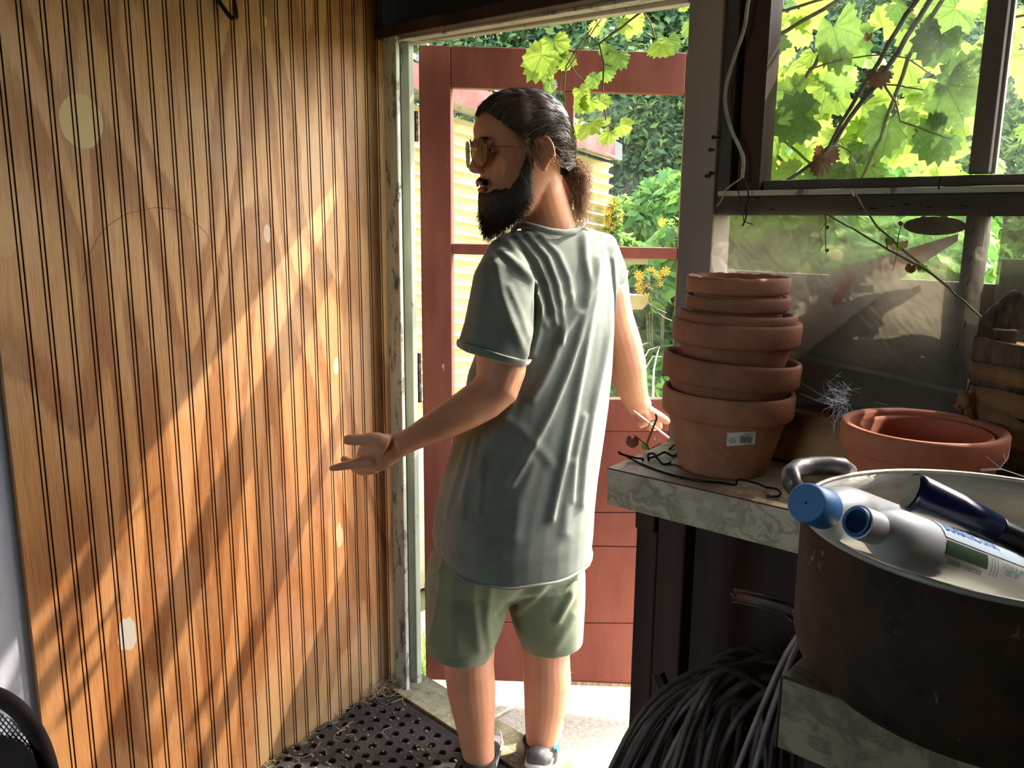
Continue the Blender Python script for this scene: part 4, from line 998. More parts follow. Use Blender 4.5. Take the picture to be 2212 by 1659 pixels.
# pink cup, pale hoops, grass tufts
obj('cup', MB().lathe([(.001, 0), (size(16, U(1338, 610, 3)), 0), (size(24, U(1338, 610, 3)), size(52, U(1338, 610, 3))), (size(22, U(1338, 610, 3)), size(52, U(1338, 610, 3))), (.001, .01)], U(1332, 636, 3.0), 24), mat('pink_plastic', '#e2576f', rough=.4), smooth=True, label='pink plastic cup behind the door glass beside the man', cat='cup')
ledge = MB(); q = U(1332, 637, 3.0); ledge.box((q[0] - .18, q[1] - .05, q[2] - .022), (q[0] + .04, q[1] + .1, q[2] - .001)).box((q[0] - .10, q[1], -.07), (q[0] - .06, q[1] + .04, q[2] - .02))
obj('stand', ledge, M_greywood, label='small wooden stand under the pink cup', cat='stand')
hp_ = empty('strappy_plant', onZ(1395, 1100, -.07) * 0 + np.array([*U(1400, 860, 3.6)[:2], -.07]), 'strappy plant with pale arching leaves behind the lower door glass', 'plant')
for pts in [[(1392, 1000), (1378, 850), (1372, 790), (1385, 745), (1400, 740)], [(1396, 1000), (1388, 860), (1382, 790), (1402, 755), (1420, 750)], [(1400, 1000), (1410, 880), (1412, 800), (1418, 770), (1425, 748)], [(1395, 1000), (1382, 870), (1368, 800), (1362, 840)], [(1398, 1000), (1400, 880), (1392, 800), (1410, 770), (1430, 770)]]:
    P = [U(x, y, 3.6) for x, y in pts]; P = [P[0]] + [P[0] + (P[-1] - P[0]) * 0 + (P[i]) - P[0] for i in range(1, len(P))]
    obj('strap_leaf', MB().tube(P, [(.010, .002), (.010, .002), (.009, .002), (.007, .002), (.002, .001)][:len(P)] if len(P) == 5 else [(.010, .002)] * (len(P) - 1) + [(.002, .001)], 6), mat('pale_strap_leaf_%d' % len(bpy.data.materials), '#cfdcc2', '#9fb98a', 12, rough=.5), hp_, True)
def tuft(c, n, h, r, label, group='grass tufts outside'):
    g = MB()
    for i in range(n):
        b = np.asarray(c) + np.array([rnd.gauss(0, r), rnd.gauss(0, r), 0]); dv = np.array([rnd.gauss(0, .35), rnd.gauss(0, .35), 1]) * h * rnd.uniform(.5, 1.1); sd__ = _n(np.cross(dv, (rnd.random(), rnd.random(), 0))) * .004
        g.add([b - sd__, b + sd__, b + dv * .6 + sd__ * .7, b + dv], [(0, 1, 2), (0, 2, 3)])
    return obj('grass_tuft', g, M_bl[0], label=label, cat='grass', kind='stuff')
tuft((*onZ(903, 1440, -.07)[:2], -.07), 160, .16, .05, 'bright green grass tuft at the hinge side of the door')
tuft((*(onZ(895, 1400, -.07)[:2] + np.array([-.15, .62])), -.07), 260, .25, .10, 'green weeds growing behind the door hinge')
# ================================================================ the man in the doorway
t = NT('skin'); v = t.pos()
c = t.ramp(t.noise(v, 12, 5), [(.3, '#c98e6c'), (.7, '#bb7c5c')])
c = t.mix(t.math('MULTIPLY', t.ramp(t.noise(v, 160, 4), [(.55, 0.0), (.75, 1.0)]), .25), c, '#9a5c42')
sk_ = t.bsdf(c, .5, 0, t.bump(t.noise(v, 260, 4), .25, .0006), .35, Subsurface_Weight=.12, Subsurface_Scale=.012)
sk_.node.inputs['Subsurface Radius'].default_value = (1, .35, .2); M_skin = t.done(sk_)
def fabric(name, a, b, weave=420, sc=9, back=0.0):
    t = NT(name); v = t.pos(); c = t.ramp(t.noise(v, sc, 6), [(.3, a), (.7, b)])
    sl = t.noise(t.pos((.25, .25, 1.6)), 160, 4, .7); c = t.mix(t.ramp(sl, [(.35, .35), (.6, 0.0)]), c, a)
    h = t.math('ADD', t.math('MULTIPLY', sl, .6), t.math('MULTIPLY', t.noise(v, weave, 2), .4))
    return t.done(t.bsdf(c, .9, 0, t.bump(h, .45, .0012), .15, Sheen_Weight=.25))
M_shirt = fabric('grey_green_jersey', '#5f645a', '#797e72')
M_shorts = fabric('olive_cotton', '#666b50', '#7b8064', sc=5)
t = NT('brown_hair'); v = t.pos(); c = t.ramp(t.noise(v, 70, 5), [(.3, '#33271f'), (.7, '#5c4839')]); M_hair = t.done(t.bsdf(c, .38, 0, None, .5))
M_hair2 = mat('golden_brown_hair', '#a97c50', '#7a5638', 60, rough=.4, spec=.5); M_beard = mat('dark_beard', '#3a2b20', '#241a13', 160, rough=.6, bump=.6, bscale=400)
M_beard2 = mat('brown_beard', '#4a3526', '#382820', 60, rough=.5)

man = empty('person', (-1.39, 1.43, 0), 'bearded person in sunglasses, grey-green t-shirt and olive shorts standing in the doorway, hand out', 'person')
RG, FW, UPZ = RGT, FWD, np.array([0, 0, 1.0])
def yawf(a): a = math.radians(a); return -math.cos(a) * RG - math.sin(a) * FW, -math.sin(a) * RG + math.cos(a) * FW   # body left, body front
def remesh(mb, voxel, name, smooth_it=4, extra=None):
    me = mb.mesh(name + '_src'); o = bpy.data.objects.new(name + '_src', me); COL.objects.link(o)
    m = o.modifiers.new('r', 'REMESH'); m.mode = 'VOXEL'; m.voxel_size = voxel
    s_ = o.modifiers.new('s', 'SMOOTH'); s_.factor = .5; s_.iterations = smooth_it
    dg = bpy.context.evaluated_depsgraph_get(); out = bpy.data.meshes.new_from_object(o.evaluated_get(dg))
    bpy.data.objects.remove(o); out.name = name; out.materials.clear()
    return out
def getv(me):
    a = np.empty(len(me.vertices) * 3); me.vertices.foreach_get('co', a); return a.reshape(-1, 3)
def setv(me, a): me.vertices.foreach_set('co', a.ravel()); me.update()
def getn(me):
    a = np.empty(len(me.vertices) * 3); me.vertex_normals.foreach_get('vector', a); return a.reshape(-1, 3)
def projpx(P):
    c = (P - CAM) @ R; return CX + F * c[:, 0] / c[:, 2], CY + F * c[:, 1] / c[:, 2]
def folds(me, ridges):
    """raise cloth ridges along polylines given in picture pixels, on the side that faces the camera"""
    V = getv(me); N = getn(me); x, y = projpx(V); view = CAM - V; view /= np.linalg.norm(view, axis=1)[:, None]
    fac = np.clip((N * view).sum(1) * 2.2, 0, 1); D = np.zeros(len(V))
    for pts, amp, w in ridges:
        best = np.full(len(V), 1e9)
        for (a, b) in zip(pts[:-1], pts[1:]):
            a = np.array(a, float); b = np.array(b, float); ab = b - a
            u = np.clip(((x - a[0]) * ab[0] + (y - a[1]) * ab[1]) / (ab @ ab), 0, 1)
            best = np.minimum(best, np.hypot(x - a[0] - ab[0] * u, y - a[1] - ab[1] * u))
        D += amp * np.exp(-(best / w) ** 2)
    V = V + N * (D * fac)[:, None]; setv(me, V)
def limb(mb, pts, seg=20, kd=1.0):
    P = [U(x, y, d) for x, y, d, r in pts]; rr = [r / pxm(p) for p, (x, y, d, r) in zip(P, pts)]
    mb.tube(P, [(q, q * kd) for q in rr], seg)
def ring(c, lw, ft, L, Fd, n=40, e=2.3, sag=None):
    out = []
    for k in range(n):
        a = 2 * math.pi * k / n; ca, sa = math.cos(a), math.sin(a)
        x = abs(ca) ** (2 / e) * math.copysign(1, ca); y = abs(sa) ** (2 / e) * math.copysign(1, sa)
        out.append(c + L * (lw * x) + Fd * (ft * y) + (UPZ * sag(x, y) if sag else 0))
    return out
def torso(rows, sag=None):
    out = []
    for i, (y, xl, xr, d, yaw, rt) in enumerate(rows):
        c = U((xl + xr) / 2, y, d); L, Fd = yawf(yaw); a = math.radians(yaw); P = (xr - xl) / 2 / pxm(c)
        w = P / math.sqrt(math.cos(a) ** 2 + (rt * math.sin(a)) ** 2)
        out.append(ring(c, w, w * rt, L, Fd, sag=sag if i >= len(rows) - 1 else None))
    return out
# ---------- body (one continuous surface)
bd = MB()
trows = [(500, 1130, 1250, 2.03, 35, .62), (530, 1085, 1290, 2.03, 35, .58), (600, 1075, 1305, 2.03, 35, .62), (700, 1070, 1305, 2.04, 35, .66), (800, 1045, 1300, 2.04, 33, .7), (900, 1025, 1290, 2.05, 30, .72), (1000, 1000, 1275, 2.05, 28, .74), (1100, 975, 1262, 2.05, 25, .78), (1180, 970, 1245, 2.06, 22, .55), (1250, 985, 1225, 2.07, 20, .25)]
trows = [(y, xl + 14, xr - 14, d, yw, rt * .9) for y, xl, xr, d, yw, rt in trows]
bd.loft(torso(trows))
limb(bd, [(1192, 520, 2.03, 66), (1185, 485, 2.02, 60), (1172, 450, 2.00, 58), (1160, 410, 1.98, 58), (1155, 380, 1.97, 56)], 24)
limb(bd, [(1130, 560, 1.98, 30), (1096, 580, 1.93, 36), (1084, 630, 1.90, 48), (1084, 700, 1.88, 58), (1085, 760, 1.87, 57), (1082, 800, 1.86, 54), (1072, 838, 1.85, 50), (1045, 862, 1.84, 47), (1005, 887, 1.82, 43), (960, 911, 1.80, 37.5), (915, 935, 1.78, 30), (882, 952, 1.765, 26), (858, 962, 1.76, 28)])
# left hand, palm up, thumb on top
def hand(pts, kd): limb(bd, pts, 16, kd)
dh = 1.755
bdp = [(866, 960, dh, 27), (845, 967, dh, 33), (826, 976, dh, 39), (806, 984, dh + .005, 39), (792, 992, dh + .01, 31), (782, 1000, dh + .015, 20)]
P_ = [U(x, y, d) for x, y, d, r in bdp]; r_ = [r / pxm(p) for p, (x, y, d, r) in zip(P_, bdp)]
bd.tube(P_, [((q if True else q), q * .52) if False else (q * .55, q) for q in r_], 20) if False else None
for p, q in zip(P_, r_): pass
# palm: ellipse rings thin in depth
rg = []
for i, (p, q) in enumerate(zip(P_, r_)):
    tdir = _n(P_[min(i + 1, 5)] - P_[max(i - 1, 0)]); upv = _n(UPZ - tdir * tdir.dot(UPZ)); dpv = np.cross(tdir, upv)
    rg.append([p + upv * q * math.cos(k * math.pi / 10) + dpv * q * .58 * math.sin(k * math.pi / 10) for k in range(20)])
bd.loft(rg)
limb(bd, [(832, 962, dh - .012, 24), (815, 953, dh - .018, 20), (798, 948, dh - .02, 15), (780, 949.5, dh - .02, 12.5), (766, 950, dh - .02, 12.5), (752, 950, dh - .02, 11.5), (742, 950.5, dh - .02, 9)], 14)
limb(bd, [(806, 995, dh - .01, 17), (790, 999, dh - .012, 14.5), (772, 1001, dh - .012, 12.5), (756, 1004, dh - .012, 10.5), (740, 1007, dh - .012, 9.5), (725, 1010, dh - .012, 8), (712, 1013, dh - .012, 6)], 14)
limb(bd, [(800, 1004, dh + .012, 15), (782, 1006, dh + .024, 12.5), (764, 1002, dh + .032, 10.5), (750, 995, dh + .034, 9), (737, 989, dh + .034, 7.5)], 14)
limb(bd, [(812, 1008, dh + .018, 15), (795, 1014, dh + .03, 13), (777, 1016, dh + .042, 11), (764, 1010, dh + .048, 9), (757, 1003, dh + .05, 7)], 14)
limb(bd, [(825, 1003, dh + .028, 14), (808, 1012, dh + .042, 11), (795, 1015, dh + .052, 9), (784, 1011, dh + .06, 7.5), (778, 1004, dh + .062, 6)], 14)
# right arm and hand
limb(bd, [(1265, 560, 2.10, 30), (1290, 585, 2.13, 36), (1312, 630, 2.14, 46), (1325, 690, 2.15, 44), (1341, 745, 2.16, 45), (1353, 790, 2.17, 43), (1362, 830, 2.18, 36), (1374, 862, 2.19, 28), (1386, 884, 2.19, 25)])
dr_ = 2.195
limb(bd, [(1382, 878, dr_, 25), (1392, 893, dr_, 27), (1402, 905, dr_, 25), (1408, 914, dr_, 18)], 16, .6)
limb(bd, [(1400, 890, dr_ - .01, 15), (1414, 896, dr_ - .015, 13), (1427, 902, dr_ - .015, 11), (1438, 908, dr_ - .015, 9), (1446, 913, dr_ - .015, 6)], 12)
limb(bd, [(1408, 903, dr_, 11), (1420, 912, dr_ + .01, 9), (1424, 922, dr_ + .02, 8), (1420, 930, dr_ + .02, 6)], 12)
limb(bd, [(1406, 910, dr_ + .01, 11), (1412, 922, dr_ + .01, 8.5), (1410, 930, dr_ + .01, 7)], 12)
limb(bd, [(1400, 912, dr_ - .005, 11), (1405, 922, dr_ - .01, 8.5), (1403, 931, dr_ - .01, 6.5)], 12)
limb(bd, [(1396, 905, dr_ - .01, 12), (1392, 914, dr_ - .02, 8.5), (1384, 918, dr_ - .02, 8), (1379, 921, dr_ - .02, 6.5)], 12)
# legs
limb(bd, [(1010, 1260, 2.04, 66), (1010, 1340, 2.02, 62), (1012, 1400, 2.0, 57), (1013, 1437, 2.0, 54), (1018, 1487, 2.0, 52.5), (1024, 1538, 2.0, 46), (1029, 1588, 2.0, 38.5), (1035, 1639, 2.0, 33.5), (1036, 1670, 2.0, 33), (1036, 1700, 2.01, 36)], 24)
limb(bd, [(1180, 1260, 2.11, 62), (1180, 1340, 2.11, 56), (1180, 1390, 2.10, 53), (1180, 1420, 2.10, 51), (1182, 1470, 2.10, 51.5), (1179, 1521, 2.10, 46.5), (1173, 1571, 2.10, 39), (1170, 1605, 2.10, 34), (1168, 1640, 2.10, 32), (1168, 1665, 2.11, 35)], 24)
# ---------- head
HA = math.radians(22)
fv = _n(-math.cos(HA) * RG - math.sin(HA) * FW + UPZ * -.10); lv = _n(np.cross(UPZ, fv)); hv = np.cross(fv, lv)
S_ = 1.06; HC = U(1122, 345, 1.95)          # world point of local (0,0,.115)
def HL(f, l, h): return HC + (fv * f + lv * l + hv * (h - .115)) * S_
rows = [(-.004, .056, -.010, .022), (.008, .069, -.028, .036), (.025, .076, -.045, .047), (.045, .081, -.062, .054), (.065, .087, -.078, .058), (.085, .0885, -.088, .063), (.11, .089, -.094, .068), (.135, .084, -.099, .071), (.15, .090, -.100, .073), (.165, .094, -.101, .0745), (.185, .094, -.100, .0755), (.205, .086, -.095, .072), (.222, .066, -.082, .061), (.234, .036, -.055, .043), (.240, .008, -.025, .02)]
rings = []
for h, f, b, w in rows:
    cf = (f + b) / 2; rf_ = (f - b) / 2
    rg = []
    for k in range(36):
        a = 2 * math.pi * k / 36; ca, sa = math.cos(a), math.sin(a); e = 2.25
        x = abs(ca) ** (2 / e) * math.copysign(1, ca); y = abs(sa) ** (2 / e) * math.copysign(1, sa)
        ww = w * (1 - .18 * max(0, x)) if h < .13 else w
        rg.append(HL(cf + rf_ * x, ww * y, h))
    rings.append(rg)
bd.loft(rings)
def hball(f, l, h, rf, rl, rh, seg=14):
    rot = np.column_stack([fv, lv, hv]); bd.ball(HL(f, l, h), (rf * S_, rl * S_, rh * S_), seg, rot)
# nose
bd.loft([[HL(f + rr * .9 * math.cos(a) * .8, rr * math.sin(a), h + .002 * math.cos(a)) for a in np.linspace(0, 2 * math.pi, 14, endpoint=False)] for f, h, rr in [(.082, .150, .009), (.090, .138, .0085), (.098, .124, .0095), (.104, .112, .0115), (.104, .101, .0135), (.094, .094, .013)]])
hball(.104, 0, .105, .0125, .0125, .011)
for s in (-1, 1):
    hball(.096, s * .0125, .100, .0105, .0075, .008)
    hball(.086, s * .030, .1545, .010, .024, .008)      # brow
    hball(.064, s * .042, .108, .014, .021, .024)       # cheekbone
    # ear
    rot = np.column_stack([_n(fv * .95 + lv * s * -.3), _n(lv * s * .95 + fv * -.0 + fv * .3 * 0), hv])
hball(.088, 0, .078, .009, .020, .008)                  # upper lip mass
hball(.080, 0, .055, .010, .017, .008)
for s in (-1, 1):
    ec = HL(-.012, s * .079, .118)
    eb = [_n(-fv * .9 + lv * s * .55), hv]              # ear plane: back/outward and up
    on_ = np.cross(eb[0], eb[1])
    pts = []
    for a in np.linspace(-.35, 4.6, 18):
        rr = .0155 if True else 0
        x = .0185 * math.cos(a); z = .034 * math.sin(a) * (1 if math.sin(a) > 0 else .95)
        pts.append(ec + (eb[0] * (x + .012) + eb[1] * (z + .002)) * S_)
    bd.tube(pts, [.0042 * S_] * 18, 8)
    bd.ball(ec + eb[0] * .011 * S_, (.016, .005, .029), 12, np.column_stack([eb[0], on_, eb[1]]))
    bd.ball(ec + (eb[0] * .008 - eb[1] * .027) * S_, (.009, .006, .009), 10, np.column_stack([eb[0], on_, eb[1]]))
bm = remesh(bd, .0036, 'body', 3)
bm.polygons.foreach_set('use_smooth', [True] * len(bm.polygons))
bm.transform(Matrix.Translation(Vector(-wpos(man)))); body = put('body', bm, M_skin, man, wpos(man))
# lips, eyes, brows
lm = MB(); rot = np.column_stack([fv, lv, hv])
lm.ball(HL(.0945, 0, .0735), (.0075, .022, .0048), 14, rot).ball(HL(.0905, 0, .0590), (.0095, .020, .0068), 14, rot)
obj('lips', lm, mat('lip_skin', '#b5685a', '#a85c50', 40, rough=.4), man, True)
obj('teeth', MB().ball(HL(.0895, 0, .0668), (.006, .015, .0032), 10, rot), mat('teeth', '#d8cdbb', rough=.3), man, True)
for s in (-1, 1):
    o = obj('eye', MB().ball(HL(.0660, s * .031, .137), (.0118,) * 3, 16), mat('eye_white_%d' % s, '#cfc6bc', rough=.2), man, True)
    bp = HL(.0660, s * .031, .137); obj('iris', MB().ball(bp + fv * .0085, (.005,) * 3, 10), mat('iris_%d' % s, '#3a2c20', rough=.15), o, True)
def strand(g, pts, r, seg=3): g.tube(pts, [r * (1 - .6 * i / (len(pts) - 1)) for i in range(len(pts))], seg, cap=False)
ebm = MB()
for s in (-1, 1):
    for i in range(110):
        l = s * rnd.uniform(.010, .056); f = .0985 - .28 * max(0, abs(l) - .02) ** 1.15 * 2; hh = .1555 + .006 * math.sin((abs(l) - .01) / .046 * 3.0) + rnd.uniform(-.0035, .0035)
        p = HL(f, l, hh); q = HL(f - .001, l + s * .009, hh + .001); strand(ebm, [p, (p + q) / 2 + fv * .0012, q], .0005)
obj('eyebrows', ebm, M_beard, man, kind='stuff')
# ---------- hair
tie = (-.108, .002, .088)
def skull(th, ph, k=1.0):
    """point of the scalp: th from the crown pole, ph around; local coordinates (f,l,h)"""
    d = np.array([math.sin(th) * math.cos(ph), math.sin(th) * math.sin(ph), math.cos(th)]); return tuple(np.array([-.004, 0, .135]) + on_scalp(d) * k)
def on_scalp(d):
    A = (.107, .082, .112 if d[2] > 0 else .150); n = sum((abs(x) / q) ** 2.4 for x, q in zip(d, A)) ** (1 / 2.4); return np.asarray(d) / n
def hairline(ph):        # how far down the scalp hair reaches, measured from the crown
    a = abs(ph)
    pts = [(0, .80), (.35, .82), (.6, .93), (.9, 1.12), (1.1, 1.22), (1.35, 1.40), (1.85, 1.36), (2.05, 1.62), (2.3, 2.0), (3.15, 2.12)]
    for (x0, y0), (x1, y1) in zip(pts[:-1], pts[1:]):
        if a <= x1: return y0 + (y1 - y0) * (a - x0) / (x1 - x0)
    return pts[-1][1]
cap = MB(); RN, CN = 22, 48; gr = []
for i in range(RN + 1):
    row = []
    for k in range(CN):
        ph = -math.pi + 2 * math.pi * k / CN; th = hairline(ph) * i / RN + .001; f, l, h = skull(th, ph); o_ = (.005 + .004 * math.sin(ph * 9 + th * 3) * .4) * (1 if i < RN - 1 else .0) + .0035 * math.sin(th * 2)
        n_ = _n(np.array([f + .004, l * 1.3, (h - .135) * .95])); o_ = (o_ + .0045) * (1 - (i / RN) ** 5) - .0008; row.append(HL(f + n_[0] * o_, l + n_[1] * o_, h + n_[2] * o_))
    gr.append(row)
cap.loft(gr, cap=False); hairo = obj('hair', cap, M_hair, man, True)
hs = MB(); hs2 = MB()
for i in range(3200):
    ph = rnd.uniform(-math.pi, math.pi); u0 = rnd.random() ** .6; th0 = hairline(ph) * (u0 if rnd.random() < .5 else rnd.uniform(.88, 1.0)); p0 = np.array(skull(th0, ph))
    if p0[0] < -.085 and p0[2] < .11: continue
    tp = np.array(tie) + np.array([rnd.gauss(0, .004), rnd.gauss(0, .007), rnd.gauss(0, .007)])
    c0 = np.array([-.004, 0, .135]); a = p0 - c0; b = tp - c0; la, lb = np.linalg.norm(a), np.linalg.norm(b); a = a / la; b = b / lb
    lift = rnd.uniform(.004, .010) + (.006 * rnd.random() if i % 7 == 0 else 0); wob_ = rnd.uniform(-.05, .05); wp = rnd.uniform(0, 6); P = []
    nn = 11
    for j in range(nn):
        u = j / (nn - 1); q = a * (1 - u) + b * u + np.array([0, 0, (.34 if p0[0] > -.03 and p0[2] < .2 else .12) * math.sin(math.pi * u)]); q = _n(q + np.array([0, wob_ * math.sin(u * 6 + wp), wob_ * math.sin(u * 5)]) * math.sin(math.pi * u))
        k = on_scalp(q); k = k + q * (lift * math.sin(math.pi * min(1, u * .85 + .12)) + .0016 * math.sin(u * 14 + wp) + .001); 
        if u > .85: k = k * (1 - (u - .85) / .15) + (tp - c0) * ((u - .85) / .15)
        P.append(HL(*(c0 + k)))
    strand(hs if i % 5 else hs2, P, rnd.uniform(.0005, .0010))
obj('hair_strands', hs, M_hair, man, True, kind='stuff'); obj('hair_highlights', hs2, mat('light_hair', '#8f7660', '#75604c', 60, rough=.35, spec=.6), man, True, kind='stuff')
# loose wisps round ear and forehead
ws = MB()
for i in range(70):
    a0 = HL(rnd.uniform(-.01, .05), .077 * (1 if i % 4 else -1), rnd.uniform(.15, .19)); P = [a0]; dvec = -hv * rnd.uniform(.010, .016) - fv * rnd.uniform(.003, .012) + lv * rnd.uniform(.0, .004); w0 = rnd.uniform(0, 6)
    for j in range(1, 9): P.append(P[-1] + dvec * .8 + fv * .004 * math.sin(j * .9 + w0) + lv * .002 * math.cos(j + w0))
    strand(ws, P, .0006)
for i in range(60):
    ph = rnd.uniform(-1.0, 1.0); P = [HL(*skull(hairline(ph), ph))]; dvec = -fv * rnd.uniform(.004, .01) + hv * rnd.uniform(.004, .010) + lv * rnd.uniform(-.003, .003)
    for j in range(1, 7): P.append(P[-1] + dvec * (1 - j * .1) - hv * .0012 * j)
    strand(ws, P, .0004)
obj('loose_hair', ws, M_hair2, man, True, kind='stuff')
# ponytail : frizzy curls
pt = MB()
for i in range(1000):
    P = []; off = nrg.normal(0, 1, 3); off /= np.linalg.norm(off); R_ = rnd.uniform(.006, .036) ; L_len = rnd.uniform(.02, .13); w0 = rnd.uniform(0, 6); fr = rnd.uniform(120, 380); am = rnd.uniform(.002, .006)
    for j in range(12):
        u = j / 11; g_ = min(1, u * 4.0); base = np.array(tie) + np.array([-.030 * min(1, u * 2.2), 0, .012 * math.sin(u * 3.1) - L_len * u ** 1.3])
        p = base + off * R_ * g_ * (1 - .25 * u) * np.array([1.0, 1.0, .9]) + np.array([am * math.sin(u * L_len * fr + w0), am * math.cos(u * L_len * fr * 1.1 + w0), 0]) * g_; P.append(HL(*p))
    strand(pt, P, .0006)
obj('ponytail', pt, M_hair2, man, True, kind='stuff', label='frizzy golden brown ponytail')
obj('hair_tie', MB().tube([HL(tie[0] - .006 + .0 * math.cos(a), tie[1] + .016 * math.cos(a), tie[2] + .016 * math.sin(a)) for a in np.linspace(0, 6.2832, 15)], .004, 8), M_darksteel, man, True)
# ---------- beard
bmh = MB()
brow_ = []
def jaw(u, v_):          # u -1..1 from ear to ear round the chin, v_ 0 top (cheek line) .. 1 under the chin
    a = u * 1.62; f = .010 + (.059 + .014 * (1 - max(v_, 0))) * math.cos(a); l = .063 * math.sin(a) * (1 if abs(u) < .99 else 1)
    top = (.048 if abs(u) < .3 else .054) + .002 * math.sin(u * 37) + (.075 * ((abs(u) - .62) / .38) ** 1.4 if abs(u) > .62 else 0)
    bot = -.020 + .060 * abs(u) ** 2.2
    return f, l, top + (bot - top) * v_
gr = []
for i in range(9):
    row = []
    for k in range(33):
        u = -1 + 2 * k / 32; f, l, h = jaw(u, i / 8); o_ = .0015 + .009 * math.sin(math.pi * min(1, i / 8 * .9 + .04)) * math.cos(u * 1.45); n_ = _n(np.array([f - .01, l * 1.4, -.02 * i / 8])); row.append(HL(f + n_[0] * o_, l + n_[1] * o_, h - .010 * (i / 8) * math.cos(u * 1.4)))
    gr.append(row)
bmh.loft(gr, cap=False, close=False); ob = obj('beard', bmh, M_beard, man, True); sm = ob.modifiers.new('s', 'SOLIDIFY'); sm.thickness = .012; sm.offset = -1
bs = MB(); bs2 = MB()
for i in range(7500):
    u = rnd.uniform(-1, 1); v_ = rnd.random() ** .8 * 1.08 - .08; f, l, h = jaw(u, v_); n_ = _n(np.array([f - .01, l * 1.4, -.5 * v_ * .08])); o0 = .002 + .009 * math.sin(math.pi * min(1, max(v_, 0) * .9)) * math.cos(u * 1.45)
    ln = (.009 + .024 * max(v_, 0) * math.cos(u * 1.05)) * rnd.uniform(.6, 1.25); p = np.array([f, l, h]) + n_ * o0 * 1.15; dr2 = _n(n_ * np.array([.9, .8, 0]) * .7 + np.array([.0, 0, -1.0]) * (.55 + v_ * .8) + nrg.normal(0, .26, 3)); P = [HL(*p)]
    for j in range(1, 5): p = p + dr2 * ln / 4 + nrg.normal(0, .0006, 3); P.append(HL(*p))
    strand(bs if i % 4 else bs2, P, rnd.uniform(.0004, .0007))
for i in range(1000):      # moustache
    s = rnd.choice((-1, 1)); l = s * rnd.uniform(0, .026); f = .0950 - 12 * l * l; h = .0815 - .22 * abs(l) + rnd.uniform(-.005, .004); p = np.array([f, l, h]); dr2 = _n(np.array([.25, s * .9, -.75]) + nrg.normal(0, .12, 3)); P = [HL(*p)]
    for j in range(1, 4): p = p + dr2 * .0034; P.append(HL(*p))
    strand(bs if i % 4 else bs2, P, .0005)
for i in range(500):      # sideburn
    s = 1 if i % 3 else -1; h = rnd.uniform(.10, .165); f = rnd.uniform(-.002, .014) + (.12 - h) * .1; p = np.array([f, s * .0725, h]); P = [HL(*p)]; dr2 = _n(np.array([rnd.gauss(.15, .2), s * .25, -1]))
    for j in range(1, 4): p = p + dr2 * .004; P.append(HL(*p))
    strand(bs, P, .0005)
obj('beard_hairs', bs, M_beard, man, kind='stuff'); obj('beard_hairs', bs2, M_beard2, man, kind='stuff')
# ---------- sunglasses
t = NT('mirrored_lens'); g1_ = t.n('BsdfGlossy', i_Color=(.22, .19, .15, 1), i_Roughness=.03).outputs[0]
M_lens = t.done(t.mixsh(.16, g1_, t.n('BsdfTransparent', i_Color=(.35, .30, .25, 1)).outputs[0]))
sg = obj('sunglasses', MB().tube([HL(.1085, l, .1475 - .002 * abs(l) / .008 + .002) for l in np.linspace(-.012, .012, 7)], .0011, 8), M_steel, man, True, label='thin gold-rimmed aviator sunglasses with brown mirrored lenses')
M_gold = mat('brown_gold_metal', '#8a6f55', rough=.25, metal=.9)
for s in (-1, 1):
    lc = (.104, s * .0345, .134); wrapv = np.array([-.22 * s, 1.0, 0]); out = []
    def LP(x, z, o=0.0):
        return HL(lc[0] - .22 * s * x + o - .10 * z * .5, lc[1] + x, lc[2] + z)
    shp = []
    for k in range(32):
        a = 2 * math.pi * k / 32; ca, sa = math.cos(a), math.sin(a); e = 2.7
        x = .0285 * abs(ca) ** (2 / e) * math.copysign(1, ca); z = .0270 * abs(sa) ** (2 / e) * math.copysign(1, sa)
        if sa < 0: x = x * (1 - .18 * abs(sa)) + s * .003 * abs(sa)
        shp.append((x, z))
    v0 = [LP(0, 0, .0025)] + [LP(x * .55, z * .55, .0018) for x, z in shp] + [LP(x, z) for x, z in shp]
    ff = [(0, 1 + k, 1 + (k + 1) % 32) for k in range(32)] + [(1 + k, 33 + k, 33 + (k + 1) % 32, 1 + (k + 1) % 32) for k in range(32)]
    lo_ = MB().add(v0, ff); obj('lens', lo_, M_lens, sg, True)
    obj('lens_rim', MB().tube([LP(x, z) for x, z in shp + shp[:1]], .0011, 8, cap=False), M_gold, sg, True)
    obj('temple', MB().tube([HL(.098, s * .060, .142), HL(.088, s * .070, .142), HL(.04, s * .0785, .139), HL(.0, s * .081, .135), HL(-.016, s * .081, .126), HL(-.022, s * .079, .110)], .0010, 6), M_gold, sg, True)
obj('brow_bar', MB().tube([HL(.1075, l, .1535) for l in np.linspace(-.014, .014, 5)], .0009, 6), M_gold, sg, True)
# ---------- shirt
sm_ = MB()
srows = [(498, 1112, 1266, 2.03, 35, .66), (510, 1082, 1292, 2.03, 35, .60), (530, 1062, 1306, 2.03, 35, .58), (570, 1056, 1318, 2.03, 35, .60), (640, 1058, 1325, 2.03, 35, .64), (720, 1048, 1326, 2.03, 35, .68), (800, 1018, 1321, 2.04, 33, .72), (880, 1003, 1312, 2.04, 31, .76), (950, 985, 1301, 2.04, 29, .80), (1030, 962, 1288, 2.05, 27, .84), (1100, 944, 1280, 2.05, 25, .86), (1150, 938, 1277, 2.05, 24, .88), (1183, 945, 1272, 2.05, 24, .88)]
sm_.loft(torso(srows, sag=lambda x, y: -.030 * max(0, -y) + .018 * max(0, y)))
limb(sm_, [(1140, 530, 2.0, 34), (1098, 552, 1.95, 50), (1086, 600, 1.91, 65), (1083, 655, 1.89, 73), (1077, 710, 1.87, 78), (1067, 748, 1.86, 79), (1061, 766, 1.86, 79)], 28, .92)
